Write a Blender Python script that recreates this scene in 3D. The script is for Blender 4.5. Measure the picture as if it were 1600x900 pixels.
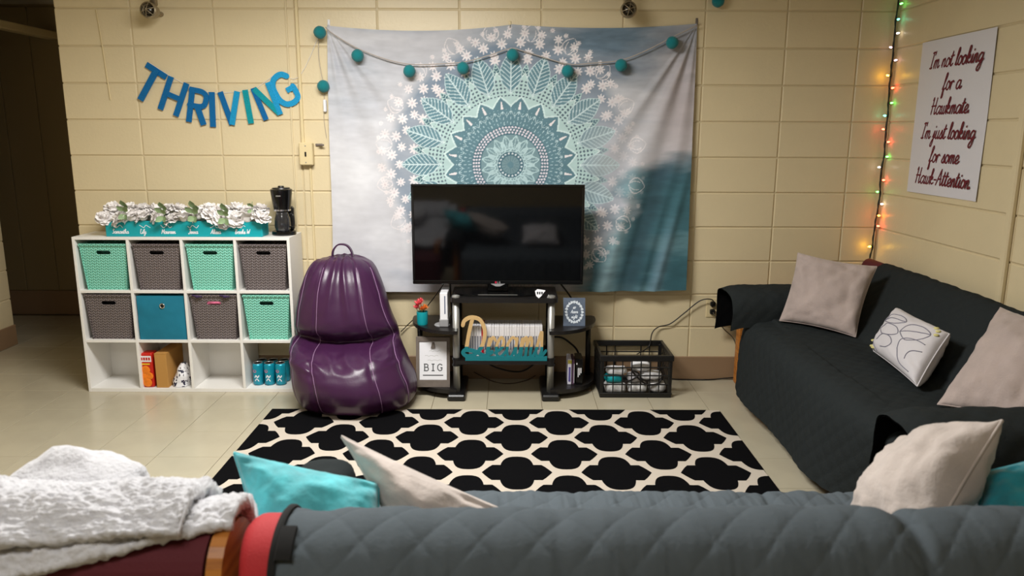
import bpy, bmesh, math, random
import numpy as np
from mathutils import Vector, noise as mnoise
from mathutils.geometry import tessellate_polygon

for o in list(bpy.data.objects): bpy.data.objects.remove(o)
SC = bpy.context.scene
COL = SC.collection
PI = math.pi
rnd = random.Random(7)

# ------------------------------------------------------------------ camera
cd = bpy.data.cameras.new('camera'); cam = bpy.data.objects.new('camera', cd); COL.objects.link(cam)
cd.sensor_width = 36; cd.lens = 26.68
PITCH, YAW, ROLL = 0.2030, 0.00279, 0.00366
from mathutils import Matrix
R = Matrix.Rotation(-YAW, 3, 'Z') @ Matrix.Rotation(PI/2 - PITCH, 3, 'X') @ Matrix.Rotation(ROLL, 3, 'Z')
cam.matrix_world = Matrix.Translation((0, 0, 1.489)) @ R.to_4x4()
cd.dof.use_dof = True; cd.dof.focus_distance = 4.1; cd.dof.aperture_fstop = 4.0
cd.clip_start = 0.02
SC.camera = cam
# ------------------------------------------------------------------ world, light, exposure
w = bpy.data.worlds.new('world'); SC.world = w; w.use_nodes = True
w.node_tree.nodes['Background'].inputs[0].default_value = (1, .95, .85, 1)
w.node_tree.nodes['Background'].inputs[1].default_value = 0.05
SC.view_settings.view_transform = 'Standard'; SC.view_settings.look = 'None'
SC.view_settings.gamma = 1; SC.view_settings.use_curve_mapping = False
SC.view_settings.exposure = 0.0
LIGHTS = [(-0.68, 2.8, 92), (-0.7, 0.2, 18)]  # main ceiling light, then a weaker fill lamp added behind it
for i, (lx, ly, pw) in enumerate(LIGHTS):
    ld = bpy.data.lights.new('troffer_or_fill_glow', 'AREA'); ld.shape = 'RECTANGLE'; ld.size = 1.15; ld.size_y = .55
    ld.energy = pw; ld.color = (1, .985, .955)
    lo = bpy.data.objects.new('troffer_or_fill_glow', ld); COL.objects.link(lo); lo.location = (lx, ly, 2.395)

# ------------------------------------------------------------------ materials
def lin(r, g, b):
    f = lambda c: ((c/255+.055)/1.055)**2.4 if c/255 > .04045 else c/255/12.92
    return (f(r), f(g), f(b), 1)
_M = {}
def mat(name, rgb, rough=.6, metal=0, bump=0, bscale=200, var=0, vscale=8, coat=0, sheen=0, emit=0, spec=None, attr=None, trans=0):
    if name in _M: return _M[name]
    m = bpy.data.materials.new(name); m.use_nodes = True; _M[name] = m
    nt = m.node_tree; b = nt.nodes['Principled BSDF']; L = nt.links.new
    c = lin(*rgb)
    b.inputs['Base Color'].default_value = c; b.inputs['Roughness'].default_value = rough
    b.inputs['Metallic'].default_value = metal
    if coat: b.inputs['Coat Weight'].default_value = coat; b.inputs['Coat Roughness'].default_value = .15
    if sheen: b.inputs['Sheen Weight'].default_value = sheen
    if spec is not None: b.inputs['Specular IOR Level'].default_value = spec
    if trans: b.inputs['Transmission Weight'].default_value = trans
    if emit: b.inputs['Emission Color'].default_value = c; b.inputs['Emission Strength'].default_value = emit
    tc = nt.nodes.new('ShaderNodeTexCoord')
    if attr:
        a = nt.nodes.new('ShaderNodeVertexColor'); a.layer_name = attr; L(a.outputs[0], b.inputs['Base Color'])
    elif var:
        n = nt.nodes.new('ShaderNodeTexNoise'); n.inputs['Scale'].default_value = vscale; n.inputs['Detail'].default_value = 5
        L(tc.outputs['Object'], n.inputs['Vector'])
        r = nt.nodes.new('ShaderNodeValToRGB'); e = r.color_ramp.elements
        e[0].position = .3; e[1].position = .7
        e[0].color = tuple(x*(1-var) for x in c[:3])+(1,); e[1].color = tuple(min(1, x*(1+var)) for x in c[:3])+(1,)
        L(n.outputs[0], r.inputs[0]); L(r.outputs[0], b.inputs['Base Color'])
    if bump:
        n2 = nt.nodes.new('ShaderNodeTexNoise'); n2.inputs['Scale'].default_value = bscale; n2.inputs['Detail'].default_value = 3
        L(tc.outputs['Object'], n2.inputs['Vector'])
        bp = nt.nodes.new('ShaderNodeBump'); bp.inputs['Strength'].default_value = bump; bp.inputs['Distance'].default_value = .004
        L(n2.outputs[0], bp.inputs['Height']); L(bp.outputs[0], b.inputs['Normal'])
    return m
def woven(name, rgb, rgb2):
    m = bpy.data.materials.new(name); m.use_nodes = True; nt = m.node_tree; b = nt.nodes['Principled BSDF']; L = nt.links.new
    b.inputs['Roughness'].default_value = .45
    tc = nt.nodes.new('ShaderNodeTexCoord'); sx = nt.nodes.new('ShaderNodeSeparateXYZ'); L(tc.outputs['Object'], sx.inputs[0])
    def M(op, a, bb=None):
        n = nt.nodes.new('ShaderNodeMath'); n.operation = op
        for i, v in enumerate((a, bb)):
            if v is None: continue
            if isinstance(v, (int, float)): n.inputs[i].default_value = v
            else: L(v, n.inputs[i])
        return n.outputs[0]
    X = M('ADD', sx.outputs[0], sx.outputs[1]); Z = sx.outputs[2]
    # little plaited v's: the rows shift up and down with x
    zig = M('PINGPONG', X, .0125)
    ph = M('MULTIPLY', M('ADD', Z, M('MULTIPLY', zig, .75)), 2*PI/.0155)
    s = M('SINE', ph)
    s2 = M('SINE', M('MULTIPLY', X, 2*PI/.0125))
    h = M('MULTIPLY_ADD', s, .7); 
    hn = M('ADD', M('MULTIPLY', s, .7), M('MULTIPLY', s2, .3))
    r = nt.nodes.new('ShaderNodeValToRGB'); e = r.color_ramp.elements
    e[0].position = .12; e[1].position = .5; e[0].color = lin(*rgb2); e[1].color = lin(*rgb)
    L(M('ADD', M('MULTIPLY', hn, .5), .5), r.inputs[0]); L(r.outputs[0], b.inputs['Base Color'])
    bp = nt.nodes.new('ShaderNodeBump'); bp.inputs['Strength'].default_value = .6; bp.inputs['Distance'].default_value = .003
    L(hn, bp.inputs['Height']); L(bp.outputs[0], b.inputs['Normal'])
    return m
def twotone(name, rgb, rgb2, zsplit):
    m = bpy.data.materials.new(name); m.use_nodes = True; nt = m.node_tree; b = nt.nodes['Principled BSDF']; L = nt.links.new
    b.inputs['Roughness'].default_value = .6
    tc = nt.nodes.new('ShaderNodeTexCoord'); sx = nt.nodes.new('ShaderNodeSeparateXYZ'); L(tc.outputs['Object'], sx.inputs[0])
    g = nt.nodes.new('ShaderNodeMath'); g.operation = 'GREATER_THAN'; g.inputs[1].default_value = zsplit; L(sx.outputs[2], g.inputs[0])
    mx = nt.nodes.new('ShaderNodeMix'); mx.data_type = 'RGBA'; mx.inputs[6].default_value = lin(*rgb2); mx.inputs[7].default_value = lin(*rgb)
    L(g.outputs[0], mx.inputs[0]); L(mx.outputs[2], b.inputs['Base Color'])
    return m
def woodmat(name, rgb, rgb2, rough=.4):
    m = bpy.data.materials.new(name); m.use_nodes = True; nt = m.node_tree; b = nt.nodes['Principled BSDF']; L = nt.links.new
    b.inputs['Roughness'].default_value = rough
    tc = nt.nodes.new('ShaderNodeTexCoord'); mp = nt.nodes.new('ShaderNodeMapping'); mp.inputs['Scale'].default_value = (3, 3, 40)
    L(tc.outputs['Object'], mp.inputs[0]); n = nt.nodes.new('ShaderNodeTexNoise'); n.inputs['Scale'].default_value = 2; n.inputs['Detail'].default_value = 6
    L(mp.outputs[0], n.inputs['Vector']); r = nt.nodes.new('ShaderNodeValToRGB'); e = r.color_ramp.elements
    e[0].position = .35; e[1].position = .65; e[0].color = lin(*rgb2); e[1].color = lin(*rgb)
    L(n.outputs[0], r.inputs[0]); L(r.outputs[0], b.inputs['Base Color']); return m

HALL_SHADED = mat('hall_paint_shaded', (150, 132, 96), .6)  # hall wall colour darkened to stand in for the hallway's shade
PAINT = mat('cream_paint', (221, 205, 168), .38, bump=.25, bscale=60, var=.03, vscale=3)
GROUT = mat('painted_joint', (210, 194, 158), .5)
TILE = mat('vinyl_tile', (186, 177, 154), .22, var=.05, vscale=5, bump=.03, bscale=40)
TILEGAP = mat('tile_gap', (105, 92, 66), .7)
BASE = mat('taupe_vinyl', (148, 120, 92), .45)
CEIL = mat('ceiling_white', (205, 200, 185), .9)
WHITE = mat('white_laminate', (238, 236, 232), .4)
MINT = woven('mint_weave', (140, 216, 196), (84, 168, 146))
GREYW = woven('grey_weave', (118, 108, 108), (72, 64, 66))
TEALFAB = mat('teal_fabric', (14, 118, 146), .8, bump=.2, bscale=300, var=.06)
BLACK = mat('black_plastic', (20, 20, 21), .35)
BLACKW = mat('black_laminate', (26, 24, 24), .35)
DARK = mat('dark_hollow', (10, 10, 10), .9)
SILVER = mat('silver_metal', (172, 172, 168), .35, .6)
CHROME = mat('chrome', (210, 210, 210), .2, 1)
PURPLE = mat('purple_vinyl', (62, 28, 63), .36, var=.08, vscale=6, bump=.1, bscale=110, coat=.05)
STITCH = mat('lilac_stitch', (150, 116, 152), .7)
SCREEN = mat('screen_glass', (5, 5, 6), .06)
BEZEL = mat('gloss_black', (9, 9, 10), .18)
COVER = mat('slate_cover', (86, 94, 100), .9, bump=.3, bscale=90, spec=.12)
COVERD = mat('charcoal_cover', (42, 46, 47), .9, bump=.35, bscale=120, spec=.06)
COVER_SHADE = mat('cover_inside_shade', (12, 12, 13), .95, spec=.02)
CLOTHB = mat('black_webbing', (14, 14, 15), .9)
RED = mat('red_upholstery', (178, 34, 40), .75, bump=.25, bscale=250)
RED_SHADED = mat('red_upholstery_shaded', (84, 16, 28), .8, bump=.25, bscale=250)  # darker copy of the red upholstery, for cushions lying in shadow
OAK = woodmat('orange_oak', (190, 122, 52), (150, 88, 30))
TAUPE = mat('taupe_plush', (178, 162, 156), .9, var=.1, vscale=9, bump=.35, bscale=120, sheen=.3)
BEIGE = mat('beige_velvet', (198, 186, 179), .85, var=.12, vscale=9, bump=.35, bscale=120, sheen=.3)
AQUA = mat('aqua_velvet', (74, 182, 192), .75, var=.38, vscale=16, bump=.4, bscale=60, sheen=.4)
TEALV = mat('teal_velvet', (28, 140, 156), .75, var=.3, vscale=14, bump=.4, bscale=60, sheen=.4)
LINEN = mat('pale_linen', (212, 208, 212), .9, bump=.2, bscale=300)
LINK = mat('grey_print', (128, 126, 140), .9)
YELLOW = mat('pale_yellow_print', (214, 205, 140), .9)
SHERPA = mat('white_sherpa', (206, 206, 211), .95, var=.05, vscale=60, bump=1.0, bscale=110, sheen=.4)
FELT = mat('teal_felt', (6, 118, 124), .95, bump=.5, bscale=160, sheen=.2)
TWINE = mat('grey_twine', (178, 168, 160), .9)
GREEN = mat('dark_green_wire', (26, 32, 24), .6)
PAPER = mat('white_paper', (236, 236, 240), .7)
INK = mat('maroon_ink', (104, 14, 34), .7)
PRINTK = mat('dark_print', (72, 74, 76), .7)
TAN = mat('tan_wood', (205, 172, 118), .6)
CORD = mat('black_cord', (24, 20, 18), .5)
CREAMP = mat('ivory_plastic', (222, 204, 160), .4)
RUGK = mat('rug_black', (12, 12, 14), .95, bump=.6, bscale=350, spec=.05)
RUGW = mat('rug_cream', (203, 192, 178), .95, bump=.6, bscale=350, spec=.1)
PETAL = mat('white_petal', (244, 240, 238), .7)
LEAF = mat('sage_leaf', (140, 164, 120), .6, var=.2, vscale=30)
TURQ = mat('turquoise_paint', (14, 160, 170), .4)
CANB = mat('teal_can', (16, 150, 176), .3, .3, var=.12, vscale=40)
CARD = mat('cardboard', (190, 140, 72), .8)
FRAMEG = mat('weathered_grey_wood', (112, 102, 94), .7, var=.15, vscale=20)
GREYP = mat('grey_plastic', (150, 150, 152), .4)

# ------------------------------------------------------------------ mesh builder
def wl(o):
    v = Vector((0, 0, 0))
    while o: v += o.location; o = o.parent
    return v
class MB:
    def __init__(s): s.v = []; s.f = []; s.mi = []
    def add(s, verts, faces, k=0):
        n = len(s.v); s.v += [tuple(p) for p in verts]
        s.f += [tuple(i+n for i in f) for f in faces]; s.mi += [k]*len(faces); return s
    def box(s, x0, x1, y0, y1, z0, z1, b=0, k=0):
        if b <= 0:
            v = [(x, y, z) for x in (x0, x1) for y in (y0, y1) for z in (z0, z1)]
            return s.add(v, [(0, 1, 3, 2), (4, 6, 7, 5), (0, 4, 5, 1), (2, 3, 7, 6), (0, 2, 6, 4), (1, 5, 7, 3)], k)
        c = ((x0+x1)/2, (y0+y1)/2, (z0+z1)/2); h = ((x1-x0)/2, (y1-y0)/2, (z1-z0)/2)
        V = []; idx = {}
        for sx in (-1, 1):
            for sy in (-1, 1):
                for sz in (-1, 1):
                    for ax in range(3):
                        p = [0, 0, 0]
                        for a, sg in enumerate((sx, sy, sz)):
                            p[a] = c[a] + sg*(h[a] - (0 if a == ax else min(b, h[a]*.95)))
                        idx[(sx, sy, sz, ax)] = len(V); V.append(tuple(p))
        F = []
        for ax in range(3):
            o = [a for a in range(3) if a != ax]
            for sg in (-1, 1):
                q = []
                for (u, v2) in ((-1, -1), (1, -1), (1, 1), (-1, 1)):
                    t = [0, 0, 0]; t[ax] = sg; t[o[0]] = u; t[o[1]] = v2; q.append(idx[(*t, ax)])
                F.append(tuple(q))
            for u in (-1, 1):
                for v2 in (-1, 1):
                    t1 = [0, 0, 0]; t1[o[0]] = u; t1[o[1]] = v2; t2 = t1[:]; t1[ax] = -1; t2[ax] = 1
                    F.append((idx[(*t1, o[0])], idx[(*t2, o[0])], idx[(*t2, o[1])], idx[(*t1, o[1])]))
        for sx in (-1, 1):
            for sy in (-1, 1):
                for sz in (-1, 1): F.append(tuple(idx[(sx, sy, sz, a)] for a in range(3)))
        return s.add(V, F, k)
    def tube(s, pts, r, n=8, cap=True, k=0, closed=False):
        pts = [Vector(p) for p in pts]; m = len(pts); rs = r if hasattr(r, '__len__') else [r]*m
        V = []; up = None
        for i, p in enumerate(pts):
            if closed: t = pts[(i+1) % m]-pts[i-1]
            else: t = pts[min(i+1, m-1)]-pts[max(i-1, 0)]
            t.normalize()
            if up is None: up = Vector((0, 0, 1)) if abs(t.z) < .9 else Vector((0, 1, 0))
            a = t.cross(up)
            if a.length < 1e-5: a = t.cross(Vector((1, 0, 0)))
            a.normalize(); b = a.cross(t); up = b
            for j in range(n):
                th = 2*PI*j/n; V.append(p + a*math.cos(th)*rs[i] + b*math.sin(th)*rs[i])
        F = []
        for i in range(m if closed else m-1):
            i2 = (i+1) % m
            for j in range(n): F.append((i*n+j, i*n+(j+1) % n, i2*n+(j+1) % n, i2*n+j))
        if cap and not closed: F.append(tuple(range(n-1, -1, -1))); F.append(tuple((m-1)*n+j for j in range(n)))
        return s.add(V, F, k)
    def lathe(s, prof, c, n=24, axis='z', k=0):
        V = []; F = []; m = len(prof)
        for (r, h) in prof:
            for j in range(n):
                a = 2*PI*j/n; x, y = r*math.cos(a), r*math.sin(a)
                V.append((c[0]+x, c[1]+y, c[2]+h) if axis == 'z' else ((c[0]+x, c[1]-h, c[2]+y) if axis == 'y' else (c[0]+h, c[1]+x, c[2]+y)))
        for i in range(m-1):
            for j in range(n): F.append((i*n+j, i*n+(j+1) % n, (i+1)*n+(j+1) % n, (i+1)*n+j))
        F.append(tuple(range(n-1, -1, -1))); F.append(tuple((m-1)*n+j for j in range(n)))
        return s.add(V, F, k)
    def prism(s, poly, fr, d0, d1, holes=(), k=0):
        """poly in (u,v); fr = function (u,v,d)->xyz"""
        loops = [list(poly)]+[list(h) for h in holes]
        tri = tessellate_polygon([[Vector((u, v, 0)) for u, v in l] for l in loops])
        flat = [p for l in loops for p in l]; n = len(flat)
        V = [fr(u, v, d0) for u, v in flat]+[fr(u, v, d1) for u, v in flat]
        F = [tuple(t) for t in tri]+[tuple(i+n for i in reversed(t)) for t in tri]
        b = 0
        for l in loops:
            m = len(l)
            for i in range(m): F.append((b+i, b+(i+1) % m, n+b+(i+1) % m, n+b+i))
            b += m
        return s.add(V, F, k)
    def sphere(s, c, r, nu=12, nv=8, sc=(1, 1, 1), k=0):
        V = []; F = []
        for i in range(nv+1):
            t = PI*i/nv
            for j in range(nu):
                a = 2*PI*j/nu; V.append((c[0]+r*sc[0]*math.sin(t)*math.cos(a), c[1]+r*sc[1]*math.sin(t)*math.sin(a), c[2]+r*sc[2]*math.cos(t)))
        for i in range(nv):
            for j in range(nu): F.append((i*nu+j, (i+1)*nu+j, (i+1)*nu+(j+1) % nu, i*nu+(j+1) % nu))
        return s.add(V, F, k)
    def grid(s, P, cu=False, cv=False, k=0):
        n, m, _ = P.shape; V = P.reshape(-1, 3).tolist(); F = []
        for i in range(n if cu else n-1):
            i2 = (i+1) % n
            for j in range(m if cv else m-1):
                j2 = (j+1) % m; F.append((i*m+j, i2*m+j, i2*m+j2, i*m+j2))
        return s.add(V, F, k)
    def build(s, name, m, parent=None, base=None, smooth=False, fix=True):
        me = bpy.data.meshes.new(name)
        org = wl(parent) if parent is not None else Vector(base if base is not None else (0, 0, 0))
        V = np.array(s.v, dtype=np.float64) - np.array(org)
        me.from_pydata(V.tolist(), [], s.f)
        for mm in (m if isinstance(m, (list, tuple)) else [m]): me.materials.append(mm)
        if any(s.mi): me.polygons.foreach_set('material_index', s.mi)
        if fix:
            bm = bmesh.new(); bm.from_mesh(me); bmesh.ops.recalc_face_normals(bm, faces=bm.faces); bm.to_mesh(me); bm.free()
        if smooth: me.polygons.foreach_set('use_smooth', [True]*len(me.polygons))
        o = bpy.data.objects.new(name, me); COL.objects.link(o)
        if parent is not None: o.parent = parent
        else: o.location = org
        return o
def autosmooth(o, ang=40):
    me = o.data; me.polygons.foreach_set('use_smooth', [True]*len(me.polygons))
    bm = bmesh.new(); bm.from_mesh(me); a = math.radians(ang)
    for e in bm.edges:
        if len(e.link_faces) == 2: e.smooth = e.calc_face_angle(0) < a
    bm.to_mesh(me); bm.free(); return o
def tag(o, label, cat, group=None):
    o['label'] = label; o['category'] = cat
    if group: o['group'] = group
    return o
def thing(name, label, cat, loc, group=None):
    o = bpy.data.objects.new(name, None); COL.objects.link(o); o.location = loc; o.empty_display_size = .05
    return tag(o, label, cat, group)
def struct(o, label=None):
    o['kind'] = 'structure'
    if label: o['label'] = label
    return o
def part(o, label): o['label'] = label; return o
def share(src, name, loc, parent, scale=None):
    """a cheap copy of a piece, sharing its mesh"""
    o = bpy.data.objects.new(name, src.data); COL.objects.link(o); o.parent = parent; o.location = loc
    if scale: o.scale = scale
    return o
def copytree(o, loc, label=None, group=None, rz=None, parent=None):
    c = o.copy(); COL.objects.link(c); c.parent = parent
    if parent is None: c.location = loc
    if rz is not None: c.rotation_euler[2] = rz
    if label: c['label'] = label
    if group: c['group'] = group
    for ch in list(o.children): copytree(ch, None, parent=c)
    return c
def lerp(a, b, t): return a+(b-a)*t
def smooth_path(pts, n=6, closed=False):
    P = [Vector(p) for p in pts]; out = []; m = len(P)
    for i in range(m if closed else m-1):
        g = lambda k: P[k % m] if closed else P[max(0, min(m-1, k))]
        p0, p1, p2, p3 = g(i-1), g(i), g(i+1), g(i+2)
        for j in range(n):
            t = j/n; out.append(.5*((2*p1)+(p2-p0)*t+(2*p0-5*p1+4*p2-p3)*t*t+(3*p1-3*p2+p3-p0)*t**3))
    if not closed: out.append(P[-1])
    return out
def fbm(x, y, z, o=3):
    s = 0; a = 1
    for _ in range(o): s += a*mnoise.noise(Vector((x, y, z))); x *= 2.1; y *= 2.1; z *= 2.1; a *= .5
    return s
def normals(P):
    du = np.gradient(P, axis=0); dv = np.gradient(P, axis=1); n = np.cross(du, dv)
    return n/(np.linalg.norm(n, axis=2, keepdims=True)+1e-9)
def diamonds(u, v, cu, cv, p=.45):
    return (np.abs(np.sin(PI*(u/cu+v/cv)))*np.abs(np.sin(PI*(u/cu-v/cv))))**p
def noise2(n, m, cx, cy, seed, octs=4):
    """smooth value noise on an n x m grid"""
    r = np.random.RandomState(seed); out = np.zeros((n, m)); a = 1; tot = 0
    for o in range(octs):
        gx, gy = int(cx*2**o)+2, int(cy*2**o)+2; g = r.rand(gx+1, gy+1)
        x = np.linspace(0, gx-1.001, n); y = np.linspace(0, gy-1.001, m)
        xi = x.astype(int); yi = y.astype(int); fx = (x-xi)[:, None]; fy = (y-yi)[None]
        fx = fx*fx*(3-2*fx); fy = fy*fy*(3-2*fy)
        A = g[np.ix_(xi, yi)]; B = g[np.ix_(xi+1, yi)]; C = g[np.ix_(xi, yi+1)]; D_ = g[np.ix_(xi+1, yi+1)]
        out += a*((A*(1-fx)+B*fx)*(1-fy)+(C*(1-fx)+D_*fx)*fy); tot += a; a *= .5
    return out/tot
def resample(pts, n):
    P = np.array([tuple(p) for p in smooth_path(pts, 10)]); d = np.r_[0, np.cumsum(np.linalg.norm(np.diff(P, axis=0), axis=1))]
    t = np.linspace(0, d[-1], n); return np.stack([np.interp(t, d, P[:, i]) for i in range(P.shape[1])], 1), t

# ================================================================== SETTING
WY, WX, LX = 4.47, 2.175, -3.5       # back wall, right wall, left wall
HC = 2.41
# floor with separate vinyl tiles
fl = struct(MB().box(-4.9, 2.4, -2.2, 6.3, -.06, -.003).build('floor', TILEGAP), 'beige vinyl tile floor with thin dark joints')
T = .3048
tl = MB().box(-T/2+.0011, T/2-.0011, -T/2+.0011, T/2-.0011, -.0035, 0, .0009).build('tile', TILE, fl)
first = True; XO, YO = -0.125, 3.308
tiles = []
for j in range(-3, 10):
    for i in range(-14, 9):
        x = XO+(i+.5)*T; y = YO+(j+.5)*T
        if x < -4.85 or x > 2.3 or y > 6.2: continue
        if y > 4.47 and x > -2.3: continue
        if y < 3.0 and x > 1.6: continue
        if y > 3 and x > 1.95: continue
        if abs(x) > .75*y+.5 or y < 2.25: continue
        tiles.append((x, y))
tiles = sorted(tiles, key=lambda p: p[1])[:299]
for k, (x, y) in enumerate(tiles):
    if first: tl.location = (x, y, 0); first = False
    else: share(tl, 'tile', (x, y, 0), fl)
# tiles never seen from here (under the sofas and behind the camera): one joined sheet
mb = MB(); seen = set((round(x, 3), round(y, 3)) for x, y in tiles)
for j in range(-18, 10):
    for i in range(-15, 9):
        x = XO+(i+.5)*T; y = YO+(j+.5)*T
        if (round(x, 3), round(y, 3)) in seen or x > 2.3 or x < -4.85 or y > 6.2 or y < -2.1: continue
        mb.box(x-T/2+.0011, x+T/2-.0011, y-T/2+.0011, y+T/2-.0011, -.0035, 0)
o = mb.build('outer_tiles', TILE, fl); o['kind'] = 'stuff'

ce = struct(MB().box(-4.9, 2.4, -2.2, 6.3, HC+.02, HC+.1).build('ceiling', CEIL), 'pale ceiling')
# back wall of stacked painted blocks
wb = struct(MB().box(-2.548, 2.4, WY+.006, 4.66, 0, HC+.02).build('wall_back', GROUT), 'cream painted block wall behind the television')
ROW = [.126+.2032*k for k in range(-1, 12)]
XJ = [-2.555]+[-2.1296+.4604*k for k in range(9)]+[1.965, WX]
cache = {}
def block(parent, axis, a0, a1, z0, z1, plane, sgn, cb=True):
    g = .0032; key = (axis, round(a1-a0, 4), round(z1-z0, 4), sgn)
    wv, hv = (a1-a0)/2-g, (z1-z0)/2-g
    loc = ((a0+a1)/2, plane, (z0+z1)/2) if axis == 'x' else (plane, (a0+a1)/2, (z0+z1)/2)
    if key in cache: return share(cache[key], 'block', loc, parent)
    b = MB()
    if axis == 'x': b.box(-wv, wv, 0, .02, -hv, hv, .004)
    else: b.box(min(0, sgn*.02), max(0, sgn*.02), -wv, wv, -hv, hv, .004)
    o = b.build('block', PAINT, parent); o.location = loc
    me = o.data; me.transform(Matrix.Translation(wl(parent))); cache[key] = o
    return o
for k in range(len(ROW)-1):
    z0, z1 = max(ROW[k], 0), min(ROW[k+1], HC+.02)
    if z1-z0 < .02: continue
    for i in range(len(XJ)-1): block(wb, 'x', XJ[i], XJ[i+1], z0, z1, WY, 1)
# right wall: long courses either side of the raceway
wr = struct(MB().box(WX+.006, 2.35, -2.2, WY+.01, 0, HC+.02).build('wall_right', GROUT), 'cream painted block wall with the poster')
for k in range(len(ROW)-1):
    z0, z1 = max(ROW[k], 0), min(ROW[k+1], HC+.02)
    if z1-z0 < .02: continue
    for a0, a1 in ((3.25, WY), (2.03, 3.25)): block(wr, 'y', a0, a1, z0, z1, WX, 1)
# left wall ending at the hallway
wL = struct(MB().box(-3.7, LX-.006, -2.2, 5.2, 0, HC+.02).build('wall_left', PAINT), 'end of the cream block wall beside the dark hallway')
for k in range(len(ROW)-1):
    z0, z1 = max(ROW[k], 0), min(ROW[k+1], HC+.02)
    if z1-z0 < .02: continue
    block(wL, 'y', 4.29, 5.207, z0, z1, LX-.0, -1)
wre = struct(MB().box(-4.9, 2.4, -2.3, -2.2, 0, HC+.02).build('wall_rear', PAINT), 'room wall behind the viewer')
# hallway end wall, panelled
wh = struct(MB().box(-5.0, -2.4, 6.12, 6.3, 0, HC+.02).build('wall_hall', HALL_SHADED), 'dark hallway end wall of wide vertical panels')
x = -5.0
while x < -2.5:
    MB().box(x+.003, x+.257, 6.105, 6.125, .2, HC, .003).build('panel', HALL_SHADED, wh); x += .26
wside = struct(MB().box(-5.0, -4.9, 5.2, 6.2, 0, HC+.02).build('wall_hall_side', PAINT), 'far side wall of the hallway')
MB_ = MB().box(-2.548, -2.4, 4.66, 6.12, 0, HC+.02); struct(MB_.build('wall_passage', PAINT), 'passage side of the back wall')
struct(MB().box(-4.9, -3.7, 5.05, 5.19, 0, HC+.02).build('wall_hall_front', PAINT), 'near wall of the side hallway')
# baseboards
def baseb(name, x0, x1, y0, y1, h=.145): struct(MB().box(x0, x1, y0, y1, 0, h, .004).build(name, BASE), 'taupe vinyl baseboard')
baseb('baseboard_back', -2.555, 2.17, WY-.008, WY+.003)
baseb('baseboard_right', WX-.008, WX+.003, 1.5, WY-.01)
baseb('baseboard_left', LX-.003, LX+.008, 3.8, 5.21)
baseb('baseboard_hall', -4.9, -2.55, 6.09, 6.104, .2)
# hallway header strip and raceways
struct(MB().box(-3.56, -3.47, 5.2, 6.1, 2.17, 2.225, .006).build('trim_1', CREAMP), 'pale ceiling trim running into the hallway')
struct(MB().box(WX-.022, WX+.002, 3.255, 3.295, 0, HC, .006).build('trim_2', PAINT), 'painted vertical raceway on the right wall')
mb = MB().box(-1.205, -1.188, WY-.014, WY+.002, 1.29, HC, .003)
struct(mb.build('trim_3', CREAMP), 'slim painted conduit above the switch')
struct(MB().box(-1.168, -1.156, WY-.01, WY+.002, 0.14, 1.30, .002).build('trim_4', CREAMP), 'slim painted conduit below the switch')
struct(MB().box(-1.262, -1.252, WY-.008, WY+.002, 0.14, HC, .002).build('trim_5', PAINT), 'thin painted conduit beside the switch')
# ceiling light troffers above (out of view, they light the room; the second is an added fill)
EMIT = mat('lit_diffuser', (255, 246, 228), .6, emit=1.6)
for i, (lx, ly, pw) in enumerate(LIGHTS):
    t = thing('ceiling_light', ['fluorescent ceiling troffer over the rug', 'fluorescent ceiling troffer behind the viewer'][i], 'light', (lx, ly, HC))
    MB().box(lx-.62, lx+.62, ly-.32, ly+.32, HC+.005, HC+.019).build('housing', WHITE, t)
    MB().box(lx-.6, lx+.6, ly-.3, ly+.3, HC-.004, HC+.004).build('diffuser', EMIT, t)

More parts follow.
